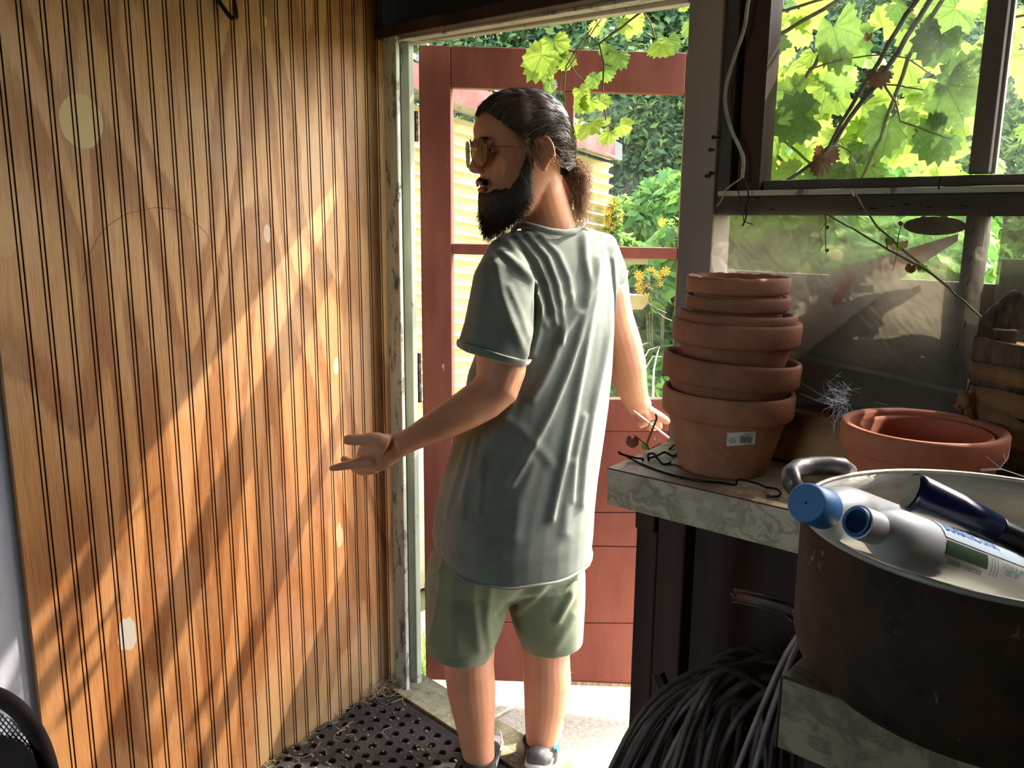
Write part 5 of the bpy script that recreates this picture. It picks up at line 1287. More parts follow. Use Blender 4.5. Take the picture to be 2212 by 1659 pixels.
limb(sm_, [(1255, 530, 2.08, 34), (1290, 548, 2.12, 45), (1302, 590, 2.14, 48), (1308, 640, 2.15, 48), (1313, 672, 2.155, 46)], 28, 1.2)
shm = remesh(sm_, .0048, 'shirt', 5)
folds(shm, [
 ([(1259, 500), (1262, 560), (1271, 610), (1264, 665), (1248, 731), (1226, 800), (1187, 895), (1150, 965), (1105, 1045)], .010, 9),
 ([(1290, 560), (1286, 610), (1279, 662), (1262, 759), (1237, 895), (1216, 1000), (1190, 1120)], .010, 9),
 ([(1322, 560), (1326, 620), (1321, 700), (1302, 790), (1279, 895), (1262, 1000), (1255, 1090)], .008, 8),
 ([(1118, 512), (1160, 562), (1182, 612), (1192, 655), (1200, 700)], .006, 7), ([(1140, 508), (1182, 555), (1205, 617), (1215, 690), (1212, 740)], .006, 7),
 ([(1165, 508), (1205, 548), (1228, 600), (1236, 655)], .005, 7), ([(1100, 525), (1135, 575), (1162, 640), (1176, 700)], .005, 7),
 ([(1246, 676), (1212, 723), (1196, 773), (1170, 830), (1150, 860)], .008, 10), ([(1230, 640), (1195, 670), (1180, 700)], .004, 9),
 ([(1084, 545), (1120, 575), (1148, 612), (1166, 662), (1163, 717), (1150, 762)], .009, 8), ([(1070, 560), (1085, 640), (1108, 705), (1133, 765)], .007, 12), ([(1050, 560), (1040, 640), (1035, 700)], .003, 12),
 ([(1100, 620), (1125, 680), (1140, 730)], .004, 8), ([(1105, 870), (1060, 960), (1020, 1040), (985, 1110)], .006, 12), ([(1030, 950), (1010, 1040), (1000, 1120)], .006, 7), ([(1050, 945), (1040, 1030), (1035, 1110)], .004, 7),
 ([(1010, 960), (985, 1040), (968, 1110)], .006, 7), ([(1150, 1000), (1120, 1080), (1110, 1160)], .004, 14), ([(1235, 1000), (1225, 1080), (1220, 1150)], .005, 12), ([(1262, 900), (1240, 1000), (1235, 1080)], .005, 7),
 ([(1085, 900), (1130, 930), (1190, 1000)], .004, 12)])
shm.polygons.foreach_set('use_smooth', [True] * len(shm.polygons)); shm.transform(Matrix.Translation(Vector(-wpos(man))))
shirt = put('t_shirt', shm, M_shirt, man, wpos(man), label='worn grey-green t-shirt with a frayed neck')
col = MB(); cp = [(1106, 500), (1118, 488), (1135, 486), (1160, 492), (1190, 500), (1222, 503), (1245, 498), (1258, 486), (1266, 476)]
ds_ = [1.955, 1.935, 1.925, 1.925, 1.93, 1.95, 1.98, 2.02, 2.07]
cpt = [U(x, y, d) for (x, y), d in zip(cp, ds_)]
col.tube(cpt, [(.004, .0075)] * len(cpt), 8); obj('collar', col, M_shirt, shirt, True)
hm = MB().tube([U(x, y, d) for x, y, d in [(989, 741, 1.86), (1010, 752, 1.80), (1050, 764, 1.775), (1090, 776, 1.775), (1125, 784, 1.80), (1142, 783, 1.85)]], [(.0035, .010)] * 6, 8); obj('sleeve_hem', hm, M_shirt, shirt, True)
hr_ = torso(srows, sag=lambda x, y: -.030 * max(0, -y) + .018 * max(0, y))[-1]; hc_ = sum(hr_) / len(hr_)
hr_ = [p + _n(p - hc_) * .0015 + UPZ * (.003 + .002 * math.sin(k * 1.7)) for k, p in enumerate(hr_)]
obj('hem', MB().tube(hr_ + hr_[:1], [(.0045, .0035)] * (len(hr_) + 1), 8, cap=False), M_shirt, shirt, True)
# moth holes
M_hole = mat('dark_hole', '#181512')
for (x, y, r) in [(1121, 986, 2.6), (1087, 1018, 3), (1090, 994, 2), (974, 1051, 3.5), (957, 1118, 4), (1154, 497, 6)]:
    pass
# ---------- shorts
so = MB()
prow = [(1100, 975, 1255, 2.05, 24, .72), (1150, 958, 1262, 2.05, 24, .72), (1200, 930, 1266, 2.05, 23, .70), (1250, 922, 1262, 2.06, 22, .52), (1285, 950, 1235, 2.07, 20, .34)]
so.loft(torso(prow))
limb(so, [(1018, 1240, 2.03, 92), (1010, 1300, 2.02, 91), (1002, 1350, 2.01, 82), (995, 1385, 2.0, 75), (992, 1409, 2.0, 71)], 28, 1.0)
limb(so, [(1172, 1240, 2.09, 88), (1180, 1300, 2.10, 80), (1186, 1350, 2.10, 72), (1191, 1375, 2.10, 66), (1193, 1391, 2.10, 63)], 28, 1.1)
som = remesh(so, .005, 'shorts', 14)
folds(som, [([(1175, 1225), (1150, 1265), (1115, 1300), (1080, 1330)], -.010, 9), ([(1200, 1230), (1165, 1280), (1120, 1320)], .007, 8), ([(1255, 1215), (1230, 1290), (1205, 1340)], .009, 8), ([(960, 1160), (952, 1250), (940, 1330), (925, 1390)], .004, 4),
 ([(1030, 1220), (1020, 1300), (1035, 1400)], .006, 12), ([(1060, 1260), (1050, 1340), (1058, 1400)], .006, 9), ([(985, 1240), (975, 1330), (985, 1400)], .005, 14), ([(1100, 1330), (1125, 1360), (1150, 1400)], .004, 8), ([(1240, 1330), (1215, 1375), (1200, 1400)], .004, 10), ([(930, 1410), (985, 1424), (1050, 1412)], -.003, 3), ([(925, 1245), (950, 1235)], .006, 8)])
som.polygons.foreach_set('use_smooth', [True] * len(som.polygons)); som.transform(Matrix.Translation(Vector(-wpos(man))))
shorts = put('shorts', som, M_shorts, man, wpos(man), label='knee-length olive shorts')
# ---------- fine hairs on forearms and calves
V_ = getv(bm) + wpos(man); N_ = getn(bm); X_, Y_ = projpx(V_)
sel = np.where((((X_ < 1125) & (Y_ > 795) & (Y_ < 1000) & (X_ > 870)) | ((X_ > 1325) & (Y_ > 695) & (Y_ < 885)) | ((Y_ > 1445) & (Y_ < 1640))))[0]
ah = MB()
for i in nrg.choice(sel, 3600, replace=False):
    p = V_[i]; n_ = N_[i]; dv = _n(n_ * .7 + np.array([0, 0, -.6 if Y_[i] > 1400 else -.1]) + nrg.normal(0, .3, 3)); L_ = rnd.uniform(.004, .010)
    ah.tube([p, p + dv * L_ * .5, p + dv * L_ - UPZ * .001], [.00012, .0001, .00005], 3, cap=False)
obj('body_hair', ah, mat('blond_body_hair', '#b98f62', '#9a7048', 60, rough=.4), man, kind='stuff')
# ---------- socks and shoes
M_sock = mat('dark_brown_sock', '#4a4334', '#2f3232', 40, (1, 1, 5), .95, .5, 200); M_teal = mat('teal_sock_band', '#3f93b8', rough=.9)
for (P, nm) in [([(1035, 1634, 2.0, 36.5), (1036, 1655, 2.0, 36), (1036, 1680, 2.0, 36), (1036, 1700, 2.0, 38)], 0), ([(1169, 1600, 2.10, 37.5), (1169, 1620, 2.10, 36), (1168, 1645, 2.10, 36), (1168, 1668, 2.10, 38)], 1)]:
    g = MB(); limb(g, P, 24); s = obj('sock', g, M_sock, man, True, label='dark patterned ankle sock' if nm else 'dark brown ankle sock')
    g = MB(); x, y, d, r = P[0]; c = U(x, y, d); q = (r + .5) / pxm(c); g.tube([c + np.array([math.cos(a), math.sin(a), 0]) * q for a in np.linspace(0, 6.2832, 25)], .0035, 8, cap=False)
    obj('cuff', g, M_sock, s, True)
    if nm:
        g = MB(); g.tube([c + (RG * math.cos(a) - FW * math.sin(a)) * (q + .001) + UPZ * (.001 - .004 * (a < 0)) for a in np.linspace(-.5, .9, 8)], .0042, 8); g.tube([c + (RG * math.cos(a) - FW * math.sin(a)) * (q + .000) - UPZ * .012 for a in np.linspace(-.4, .6, 6)], .0035, 8); obj('band', g, M_teal, s, True, label='teal blue stripe of the sock')
def shoe(x, y, d, toe, label):
    a = U(x, y, d); a[2] = .013; L = _n(toe); Wv = np.cross(UPZ, L); e = empty('shoe', a); e.parent = man; e.location = tuple(a - wpos(man)); e['label'] = label
    up = []
    for u, w, h0, h1 in [(-.075, .020, .02, .045), (-.065, .034, .02, .060), (-.03, .038, .02, .062), (.02, .038, .02, .066), (.07, .044, .02, .062), (.13, .048, .02, .045), (.175, .040, .02, .035), (.195, .018, .02, .028)]:
        up.append([a + L * u + Wv * w * math.cos(t_) + UPZ * (h0 + (h1 - h0) * (math.sin(t_) if math.sin(t_) > 0 else 0)) for t_ in np.linspace(0, 2 * math.pi, 20, endpoint=False)])
    obj('upper', MB().loft(up), mat('shoe_upper', '#7a7672', '#3a3735', 25, rough=.7), e, True)
    obj('sole', MB().loft([[a + L * u + Wv * w * math.cos(t_) + UPZ * (.011 + .010 * math.sin(t_)) for t_ in np.linspace(0, 2 * math.pi, 16, endpoint=False)] for u, w in [(-.082, .022), (-.07, .038), (0, .04), (.08, .048), (.14, .052), (.19, .04), (.205, .018)]]), mat('shoe_sole', '#d9d2c4', rough=.8), e, True)
shoe(1036, 1712, 2.0, .08 * RG + .95 * FW, 'grey trainer on the left foot'); shoe(1168, 1672, 2.10, .15 * RG + .95 * FW, 'grey trainer on the right foot')
# lath in his right hand
lt = [U(1368, 888, 2.14), U(1382, 898, 2.14), U(1445, 946, 2.12), U(1470, 962, 2.11)]
obj('thin_lath', MB().tube(lt, [(.0045, .003), (.0075, .003), (.006, .003), (.005, .003)], 8), mat('pale_lath', '#c6bba6', '#a89c88', 30), smooth=True, label='thin pale wooden lath held in the man\'s right hand', cat='stick')
# ================================================================ rubber ring mat
mz = .012; pit = .047; hr = .0128
m0 = onZ(798, 1515, mz); 
MYX = (-1.985, -1.30, .52, 1.435)
mm = MB(); NX = int((MYX[1] - MYX[0]) / pit); NYr = int((MYX[3] - MYX[2]) / (pit * .866))
K = 12
def sq(cx, cy, px, py):
    # cell outline (rectangle pit x pit*.866) sampled by angle, and hole ring
    out = []; 
    for k in range(K):
        a = 2 * math.pi * (k + .5) / K; dx, dy = math.cos(a), math.sin(a)
        s_ = min(px / 2 / max(abs(dx), 1e-6), py / 2 / max(abs(dy), 1e-6)); out.append((cx + dx * s_, cy + dy * s_))
    return out
for j in range(NYr):
    for i in range(NX):
        cx = MYX[0] + (i + .5 + (.5 if j % 2 else 0)) * pit; cy = MYX[3] - (j + .6) * pit * .866
        px_, py_ = pit, pit * .866
        if (np.array([cx, cy, 0]) - PS(0, 0)).dot(PN) < hr + .012: continue
        o_ = sq(cx, cy, px_, py_)
        # correct corners so neighbouring cells meet
        ring = [(cx + hr * 1.12 * math.cos(2 * math.pi * (k + .5) / K), cy + hr * 1.12 * math.sin(2 * math.pi * (k + .5) / K)) for k in range(K)]
        r2 = [(cx + hr * math.cos(2 * math.pi * (k + .5) / K), cy + hr * math.sin(2 * math.pi * (k + .5) / K)) for k in range(K)]
        cor = [(cx + px_ / 2, cy + py_ / 2), (cx - px_ / 2, cy + py_ / 2), (cx - px_ / 2, cy - py_ / 2), (cx + px_ / 2, cy - py_ / 2)]
        v = [(x, y, mz) for x, y in o_] + [(x, y, mz + .0012) for x, y in ring] + [(x, y, mz - .001) for x, y in r2] + [(x, y, .001) for x, y in r2] + [(x, y, mz) for x, y in cor]
        f = [(k, (k + 1) % K, K + (k + 1) % K, K + k) for k in range(K)] + [(K + k, K + (k + 1) % K, 2 * K + (k + 1) % K, 2 * K + k) for k in range(K)] + [(2 * K + k, 2 * K + (k + 1) % K, 3 * K + (k + 1) % K, 3 * K + k) for k in range(K)]
        def ang(p): return math.atan2(p[1] - cy, p[0] - cx)
        for ci, c_ in enumerate(cor):
            a = ang(c_) % (2 * math.pi); k = int((a / (2 * math.pi) * K) - .5) % K; f.append((k, 4 * K + ci, (k + 1) % K))
        mm.add(v, f)
e_ = [MYX[0] - .03, MYX[1] + .03]
M_rub = mat('black_rubber', '#3b3735', '#262322', 12, rough=.7, bump=.3, speck='#6a6258', speck_s=140, speck_t=.68)
rm = empty('rubber_mat', (-1.64, 1.0, 0), 'black rubber ring mat full of round holes on the shed floor', 'mat')
obj('ring_grid', mm, M_rub, rm, kind='stuff')
yb = MYX[3] - (NYr + .1) * pit * .866; xr = MYX[0] + (NX + .5) * pit
obj('border', MB().box((MYX[0] + .01, MYX[3] - .004, .001), (xr + .02, MYX[3] + .018, mz)).box((xr, yb, .001), (xr + .02, MYX[3], mz)).box((MYX[0] + .17, yb - .02, .001), (xr + .02, yb, mz)), M_rub, rm)
# debris: dry stems and chaff in the corner
M_straw = mat('dry_straw', '#a3906a', '#6f5c40', 30, rough=.9)
dcount = [(1010, 0)]
def straw(px, py, L, ang, z=.014, r=.0012, bendy=.3):
    c = onZ(px, py, z); d = np.array([math.cos(ang), math.sin(ang), 0]); s_ = np.array([-d[1], d[0], 0])
    P = [c + d * L * (u - .5) + s_ * L * bendy * math.sin(u * 4 + px) + np.array([0, 0, abs(math.sin(u * 3 + py)) * .008]) for u in np.linspace(0, 1, 6)]
    return P, r
for i, (x, y, L, a) in enumerate([(650, 1625, .12, 1.2), (735, 1592, .06, 2.4), (745, 1570, .05, .9), (760, 1597, .04, .2), (835, 1585, .05, 1.9), (830, 1592, .04, .4), (845, 1510, .12, .5), (868, 1505, .09, .1), (690, 1627, .05, .1), (865, 1492, .1, 1.0), (850, 1497, .08, .8)]):
    P, r = straw(x, y, L, a); obj('dry_stem', MB().tube(P, r, 5), M_straw, label=None, cat='twig', group='dry stems scattered on the rubber mat').__setitem__('label', 'thin dry stem, ' + ['lying bent by the boards at the near left of the mat', 'curled on the middle of the mat', 'crossing the curled one on the mat', 'next to the curled stem toward the door', 'standing across a mat hole near the man', 'lying flat across the bent one near the man', 'long one in the corner by the door casing', 'pale one pointing from the corner to the sill', 'short one beside the near mat edge', 'highest one of the corner heap', 'leaning over the corner heap'][i])
ch = MB()
for i in range(300):
    s_ = rnd.uniform(-.9, .02) if i % 3 else rnd.uniform(-.15, .02); o_ = abs(rnd.gauss(0, .010 if i % 3 else .03)); c = PS(s_, .004 + rnd.random() * (.012 if i % 3 else .04), o_ + .006)
    a = rnd.uniform(0, 6.28); d = np.array([math.cos(a), math.sin(a), rnd.uniform(-.2, .6)]) * rnd.uniform(.006, .03 if i % 3 else .06); ch.tube([c, c + d], rnd.uniform(.0005, .0012), 4)
obj('chaff', ch, M_straw, label='drift of dry chaff along the foot of the boards', cat='debris', kind='stuff')
crm = MB()
for i in range(260):
    p = onZ(rnd.uniform(560, 1050), rnd.uniform(1480, 1670), 0); s__ = rnd.uniform(.001, .004)
    if p[1] > 1.47 or PN.dot(p - PC) < .01: continue
    zz = .013 if (p[1] < 1.43) else .001
    crm.box((p[0] - s__, p[1] - s__, zz), (p[0] + s__, p[1] + s__ * .6, zz + s__ * .8), jit=s__ * .4)
obj('grit', crm, mat('pale_grit', '#8c826c', '#5c5446', 90, rough=.95), label='pale grit scattered over the mat and floor', cat='debris', kind='stuff')
# thin pale blue strip at the threshold
q0, q1 = onZ(1066, 1598, .004), onZ(1122, 1636, .004)
obj('metal_strip', MB().obox(q0, q1 - q0, _n(np.cross(q1 - q0, (0, 0, 1))) * .016, (0, 0, .004)), mat('pale_blue_strip', '#a9c2c4', '#7f9ca0', 40, rough=.5), label='short pale blue metal strip on the floor by the sill', cat='strip')

# ================================================================ hanging cord with split wires
fW = lambda Y: (lambda x, y: onY(x, y, Y))
def smooth(P, n=6):
    P = [np.asarray(p, float) for p in P]; Q = []
    for i in range(len(P) - 1):
        p0 = P[max(i - 1, 0)]; p1 = P[i]; p2 = P[i + 1]; p3 = P[min(i + 2, len(P) - 1)]
        for k in range(n):
            t_ = k / n; Q.append(.5 * ((2 * p1) + (p2 - p0) * t_ + (2 * p0 - 5 * p1 + 4 * p2 - p3) * t_ ** 2 + (-p0 + 3 * p1 - 3 * p2 + p3) * t_ ** 3))
    Q.append(P[-1]); return Q
M_cord = mat('cream_cord', '#b5ae98', '#948c76', 40, rough=.5)
cd = empty('electric_cord', onY(1605, 385, 1.49), 'old cream electric cord hanging beside the window with split ends', 'cord')
obj('sheath', MB().tube(smooth([onY(x, y, 1.49) for x, y in [(1632, -40), (1617, 0), (1608, 60), (1588, 120), (1570, 180), (1567, 225), (1578, 275), (1598, 320), (1606, 345), (1603, 385)]]), .0038, 8), M_cord, cd, True)
obj('wire', MB().tube(smooth([onY(x, y, 1.488) for x, y in [(1603, 385), (1585, 396), (1566, 412), (1560, 430), (1548, 446)]]), .0017, 6), M_cord, cd, True, label='bare ended cream wire')
obj('wire', MB().tube(smooth([onY(x, y, 1.486) for x, y in [(1603, 385), (1612, 400), (1617, 425), (1611, 445), (1612, 468), (1604, 488)]]), .0016, 6), M_darksteel, cd, True, label='black wire')
obj('wire', MB().tube(smooth([onY(x, y, 1.487) for x, y in [(1600, 388), (1593, 405), (1600, 430), (1610, 445), (1606, 475), (1626, 485)]]), .0009, 6), M_darksteel, cd, True, label='thin black wire')
for (x, y) in [(1556, 297), (1549, 324), (1550, 374), (1541, 380)]:
    p = onY(x, y, 1.512); nl = empty('nail', p, None, 'nail', 'rusty nails sticking out of the grey post board'); nl['label'] = 'rusty nail in the grey board left of the window, ' + {297: 'topmost of the four', 324: 'second from the top', 374: 'right one of the lowest pair', 380: 'left one of the lowest pair'}[y]
    obj('shank', MB().tube([p, p + np.array([-.002, -.022, -.001])], .0014, 6), M_darksteel, nl); obj('head', MB().tube([p + np.array([-.002, -.022, -.001]), p + np.array([-.002, -.0235, -.001])], .0042, 10), M_darksteel, nl)
p = onY(2027, 408, 1.498); obj('nail', MB().tube([p, p + np.array([.001, .004, .018])], .0015, 6), M_darksteel, label='nail standing upright on the window sill lip', cat='nail')

# ================================================================ hook on the grooved wall
hk = empty('wall_hook', PAN(480, 20), 'black iron hook hanging from the grooved wall at the top', 'hook')
a_, b_, c_ = PAN(452, -30) + PN * .004, PAN(488, 42) + PN * .035, PAN(486, -30) + PN * .02
obj('strap', MB().tube(smooth([a_, PAN(470, 10) + PN * .012, PAN(480, 40) + PN * .03, b_]), [(.008, .004)] * 19, 8), M_darksteel, hk, True)
obj('arm', MB().tube(smooth([b_, PAN(489, 36) + PN * .037, PAN(487, 0) + PN * .03, c_]), [(.007, .0045)] * 19, 8), M_darksteel, hk, True)

# ================================================================ wires and vine scraps on the bench
M_wire = mat('black_iron_wire', '#26242a', '#17161a', 30, rough=.35, metal=.6)
def onB_(x, y, dz=.004): return onZ(x, y, BZ + dz)
def wire(pts, r, label, ups=None):
    P = smooth([onB_(x, y, (r + .0005 if ups is None else ups[i] + r)) for i, (x, y) in enumerate(pts)], 5)
    return obj('iron_wire', MB().tube(P, r, 7), M_wire, smooth=True, label=label, cat='wire')
wire([(1336, 976), (1365, 992), (1400, 1008), (1450, 1025), (1510, 1038), (1560, 1043), (1588, 1047), (1592, 1038), (1606, 1037), (1640, 1046), (1654, 1053)], .0021, 'long bent black wire with a hooked end on the bench front', [.02, .002, 0, 0, 0, 0, 0, .01, .012, .006, .004])
wire([(1654, 1053), (1676, 1056), (1686, 1064), (1680, 1072), (1656, 1072)], .0021, 'open ring of black wire at the right end of the long wire', [.004, .010, .006, .004, .001])
wire([(1338, 980), (1352, 984), (1372, 989), (1388, 991), (1388, 996)], .0022, 'short pointed black wire at the bench corner', [.02, .014, .006, .004, 0])
wire([(1402, 996), (1400, 982), (1412, 980), (1420, 990), (1432, 1002), (1446, 1000), (1448, 996)], .0022, 'twisted loop of black wire in front of the pot stack', [0, .01, .012, .006, 0, .002, .004])
wire([(1402, 990), (1420, 984), (1436, 977), (1452, 985), (1460, 980), (1460, 960), (1446, 970)], .0024, 'curled thick black wire beside the foot of the pot stack', [.004, .004, .006, .001, .001, .004, .001])
wire([(1440, 1002), (1462, 1005), (1482, 1014), (1494, 1016), (1510, 1004), (1524, 992), (1518, 990)], .0011, 'thin wire bent up against the big pot', [0, 0, 0, 0, .008, .016, .018])
sp_ = empty('vine_scrap', onB_(1402, 972), 'withered vine scrap with a curled brown leaf hanging off the bench corner', 'plant scrap')
yC = onB_(1402, 972)[1]
for pts, r in [([(1402, 972), (1398, 958), (1408, 930), (1418, 905), (1416, 895)], .0022), ([(1402, 972), (1396, 962), (1380, 948), (1368, 938)], .0012), ([(1404, 970), (1416, 964), (1428, 957)], .0012), ([(1418, 908), (1408, 909), (1403, 916), (1400, 922)], .0009)]:
    obj('stem', MB().tube(smooth([hit(x, y, FWD, yC * 0 + onB_(1402, 972)) for x, y in pts], 4), r, 6), M_stem, sp_, True)
pl = hit(1366, 945, FWD, onB_(1402, 972)); o = add_leaf(sp_, pl, .030, 0, var=2, m=3, tilt=.8); o2_ = add_leaf(sp_, hit(1398, 962, FWD, onB_(1402, 972)), .018, 60, var=1, m=1, tilt=.6)

# ================================================================ green shoot hanging in the room
gs = empty('green_shoot', onY(2148, 712, 1.40), 'long thin green vine shoots leaning from the log bundle up to the window rail', 'vine')
for pts, Y, r in [([(2150, 712), (2100, 668), (2050, 622), (1990, 572), (1935, 525), (1895, 490), (1870, 455), (1845, 415)], 1.46, .0022), ([(2010, 590), (1960, 562), (1920, 540), (1860, 505), (1815, 480), (1790, 465)], 1.45, .002), ([(1790, 465), (1782, 462), (1784, 480), (1783, 520), (1785, 550)], 1.45, .0009), ([(1785, 480), (1770, 500), (1775, 530), (1768, 545)], 1.45, .0005), ([(1938, 528), (1942, 505), (1948, 480)], 1.46, .0009), ([(1938, 530), (1935, 560), (1930, 580), (1925, 585)], 1.46, .0006), ([(1917, 537), (1915, 520), (1914, 510)], 1.45, .0009)]:
    stem(gs, pts, fY(Y), r, r * .7, M_stem if r > .001 else M_stemdark)
for (x, y, sz, m) in [(1922, 515, 22, 1), (1938, 532, 18, 0), (1970, 572, 26, 3), (1995, 572, 26, 0), (1845, 415, 16, 3), (1948, 480, 12, 3), (1785, 493, 10, 3), (1786, 538, 9, 3), (1990, 578, 14, 1)]:
    p = onY(x, y, 1.455); add_leaf(gs, p, sz / pxm(p), rnd.uniform(-120, 120), var=rnd.randrange(4), m=m, tilt=.8)
# cobwebs
t = NT('cobweb_silk'); M_web = t.done(t.bsdf('#e8ecf4', .3, 0, None, .6))
def web(cx, cy, w, h, Y, n, label, r=.00022):
    g = MB()
    for i in range(n):
        a = onY(rnd.gauss(cx, w), rnd.gauss(cy, h), Y + rnd.uniform(-.02, .02)); d = np.array([rnd.gauss(0, 1), rnd.gauss(0, .3), rnd.gauss(0, 1)]); d = _n(d) * abs(rnd.gauss(.012, .008))
        g.tube([a - d, a + d * .2 + nrg.normal(0, .001, 3), a + d], r, 3)
    return g
g = web(1812, 868, 13, 26, 1.40, 90, '')
for (a, b) in [((1730, 850), (1800, 875)), ((1720, 820), (1810, 870)), ((1815, 850), (1850, 895)), ((1890, 868), (1960, 882)), ((1800, 930), (1812, 880)), ((1802, 910), (1800, 960))]: g.tube([onY(*a, 1.42), onY((a[0] + b[0]) / 2, (a[1] + b[1]) / 2 + 3, 1.42), onY(*b, 1.42)], .0002, 3)
obj('cobweb', g, M_web, label='bright tangled cobweb between the pot stack and the single pot', cat='cobweb', kind='stuff')
g = MB()
for P, r in [([(2118, 1014), (2160, 1012), (2190, 1022), (2225, 1034)], .0007), ([(2120, 1018), (2165, 1014), (2200, 1026)], .0004), ([(2160, 1012), (2172, 996), (2168, 980)], .0004), ([(2172, 996), (2176, 990)], .0003), ([(2130, 985), (2160, 1010)], .0002)]:
    g.tube([onY(x, y, 1.12) for x, y in P], r, 4)
obj('cobweb', g, M_web, label='strands of cobweb stretched right of the single orange pot', cat='cobweb', kind='stuff')

# ================================================================ bark log bundle at the right edge
def bark(name, a='#6e5c4a', b='#3e3027'):
    t = NT(name); v = t.local((1, 1, .35)); n1 = t.n('TexVoronoi', i_Vector=v, i_Scale=95.0, feature='F1').outputs[0]
    w = t.noise(v, 55, 7, .7); h = t.math('ADD', n1, w)
    c = t.ramp(w, [(.35, b), (.62, a), (.8, '#8e7c66')])
    return t.done(t.bsdf(c, .95, 0, t.bump(h, 1.0, .006)))
M_bark2 = bark('ridged_bark')
M_cut = mat('cut_wood_end', '#a58a66', '#7a6146', 40, rough=.9)
M_raf = mat('dry_raffia', '#86694a', '#5f482e', 14, (1, 1, .4), .75, .4, 60)
def log(name, px_, y0, y1, hwpx, d, label, top_tilt=.1, parent=None, z_to=None, cat='log', group=None):
    tp = U(px_, y0, d); r = hwpx / pxm(tp); bt = np.array([tp[0], tp[1], z_to]) if z_to is not None else U(px_, y1, d)
    e = empty(name, bt, label, cat, group)
    n = 48; rings = []; K2 = 14
    for j in range(K2 + 1):
        c = bt + (tp - bt) * j / K2
        rings.append([c + np.array([math.cos(a), math.sin(a), 0]) * r * (1 + .03 * math.sin(a * 17 + j * .7) + .02 * math.sin(a * 29 - j) + .03 * math.sin(j * 1.1) + rnd.uniform(-.012, .012)) for a in np.linspace(0, 2 * math.pi, n, endpoint=False)])
    rings[-1] = [p + np.array([0, 0, top_tilt * ((p - tp).dot(RGT)) + rnd.uniform(-.001, .001)]) for p in rings[-1]]
    obj('bark', MB().loft(rings, cap=False), M_bark2, e, True)
    topr = [p - (p - tp) * .04 for p in rings[-1]]; obj('cut_face', MB().add(topr, [tuple(range(n))]), M_cut, e)
    return e, tp, r, bt
dL = 1.22
lg, tpL, rL, btL = log('log', 2212, 745, 1050, 92, dL, 'thick bark log stump wrapped with raffia at the right edge of the bench', -.15, z_to=BZ)
# raffia bands
def band(zc, wid, tilt, name='raffia_band', sag=0):
    ctr = lambda z: btL + (tpL - btL) * ((z - btL[2]) / (tpL[2] - btL[2]))
    n = 40; r0 = []; r1 = []
    for k in range(n):
        a = 2 * math.pi * k / n; dirn = np.array([math.cos(a), math.sin(a), 0]); z = zc + tilt * dirn.dot(RGT) + sag * math.cos(a * 2); ww = wid * (1 + .15 * math.sin(3 * a))
        c = ctr(z); rr_ = rL * 1.06 + .002 + .002 * math.sin(5 * a)
        r0.append(c + dirn * rr_ + np.array([0, 0, z - c[2] - ww / 2])); r1.append(c + dirn * (rr_ + .001) + np.array([0, 0, z - c[2] + ww / 2]))
    g = MB(); g.v = [tuple(p) for p in r0 + r1]; g.n = 2 * n; g.f = [(k, (k + 1) % n, (k + 1) % n + n, k + n) for k in range(n)]
    o = obj(name, g, M_raf, lg, True); md = o.modifiers.new('s', 'SOLIDIFY'); md.thickness = .0015; return o
zz = lambda y: U(2130, y, dL)[2]
band(zz(808), .024, -.008); band(zz(866), .032, -.01); band(zz(935), .038, -.03); band(zz(985), .012, .045)
kn = U(2082, 866, dL - .02)
g = MB().ball(kn, (.011, .010, .013), 12)
for (x, y, w) in [(2062, 880, .006), (2068, 886, .005), (2100, 905, .007), (2096, 826, .004)]: g.tube([kn, (kn + U(x, y, dL - .02)) / 2 + np.array([0, 0, .003]), U(x, y, dL - .02)], [(.005, .0015), (w, .0015), (w * 1.2, .001)], 6)
obj('raffia_knot', g, M_raf, lg, True, label='knotted raffia ends')
log('log', 2171, 712, 752, 24, dL + .0, 'short dark stub of branch standing on top of the thick log', 0, z_to=tpL[2] - .008)
# reflected/other bark pieces behind
mn = empty('log', U(2180, 700, 1.27), 'tilted pale bark piece leaning at the window right of the plastic sheet', 'log')
P0, P1 = U(2135, 712, 1.27), U(2218, 655, 1.27)
obj('bark', MB().tube([P0 + (P1 - P0) * u + nrg.normal(0, .001, 3) for u in np.linspace(0, 1, 9)], [.020, .024, .025, .026, .026, .027, .027, .027, .026], 24), M_bark2, mn, True)
log('log', 2208, 640, 668, 13, 1.27, 'small reddish twig stub above the leaning bark piece', 0)
# white flake
obj('wood_splinter', MB().tube([U(2118, 690, 1.30), U(2146, 691, 1.30)], [(.0015, .001), (.002, .001)], 6), M_beam, label='pale splinter caught beside the green shoot', cat='splinter')

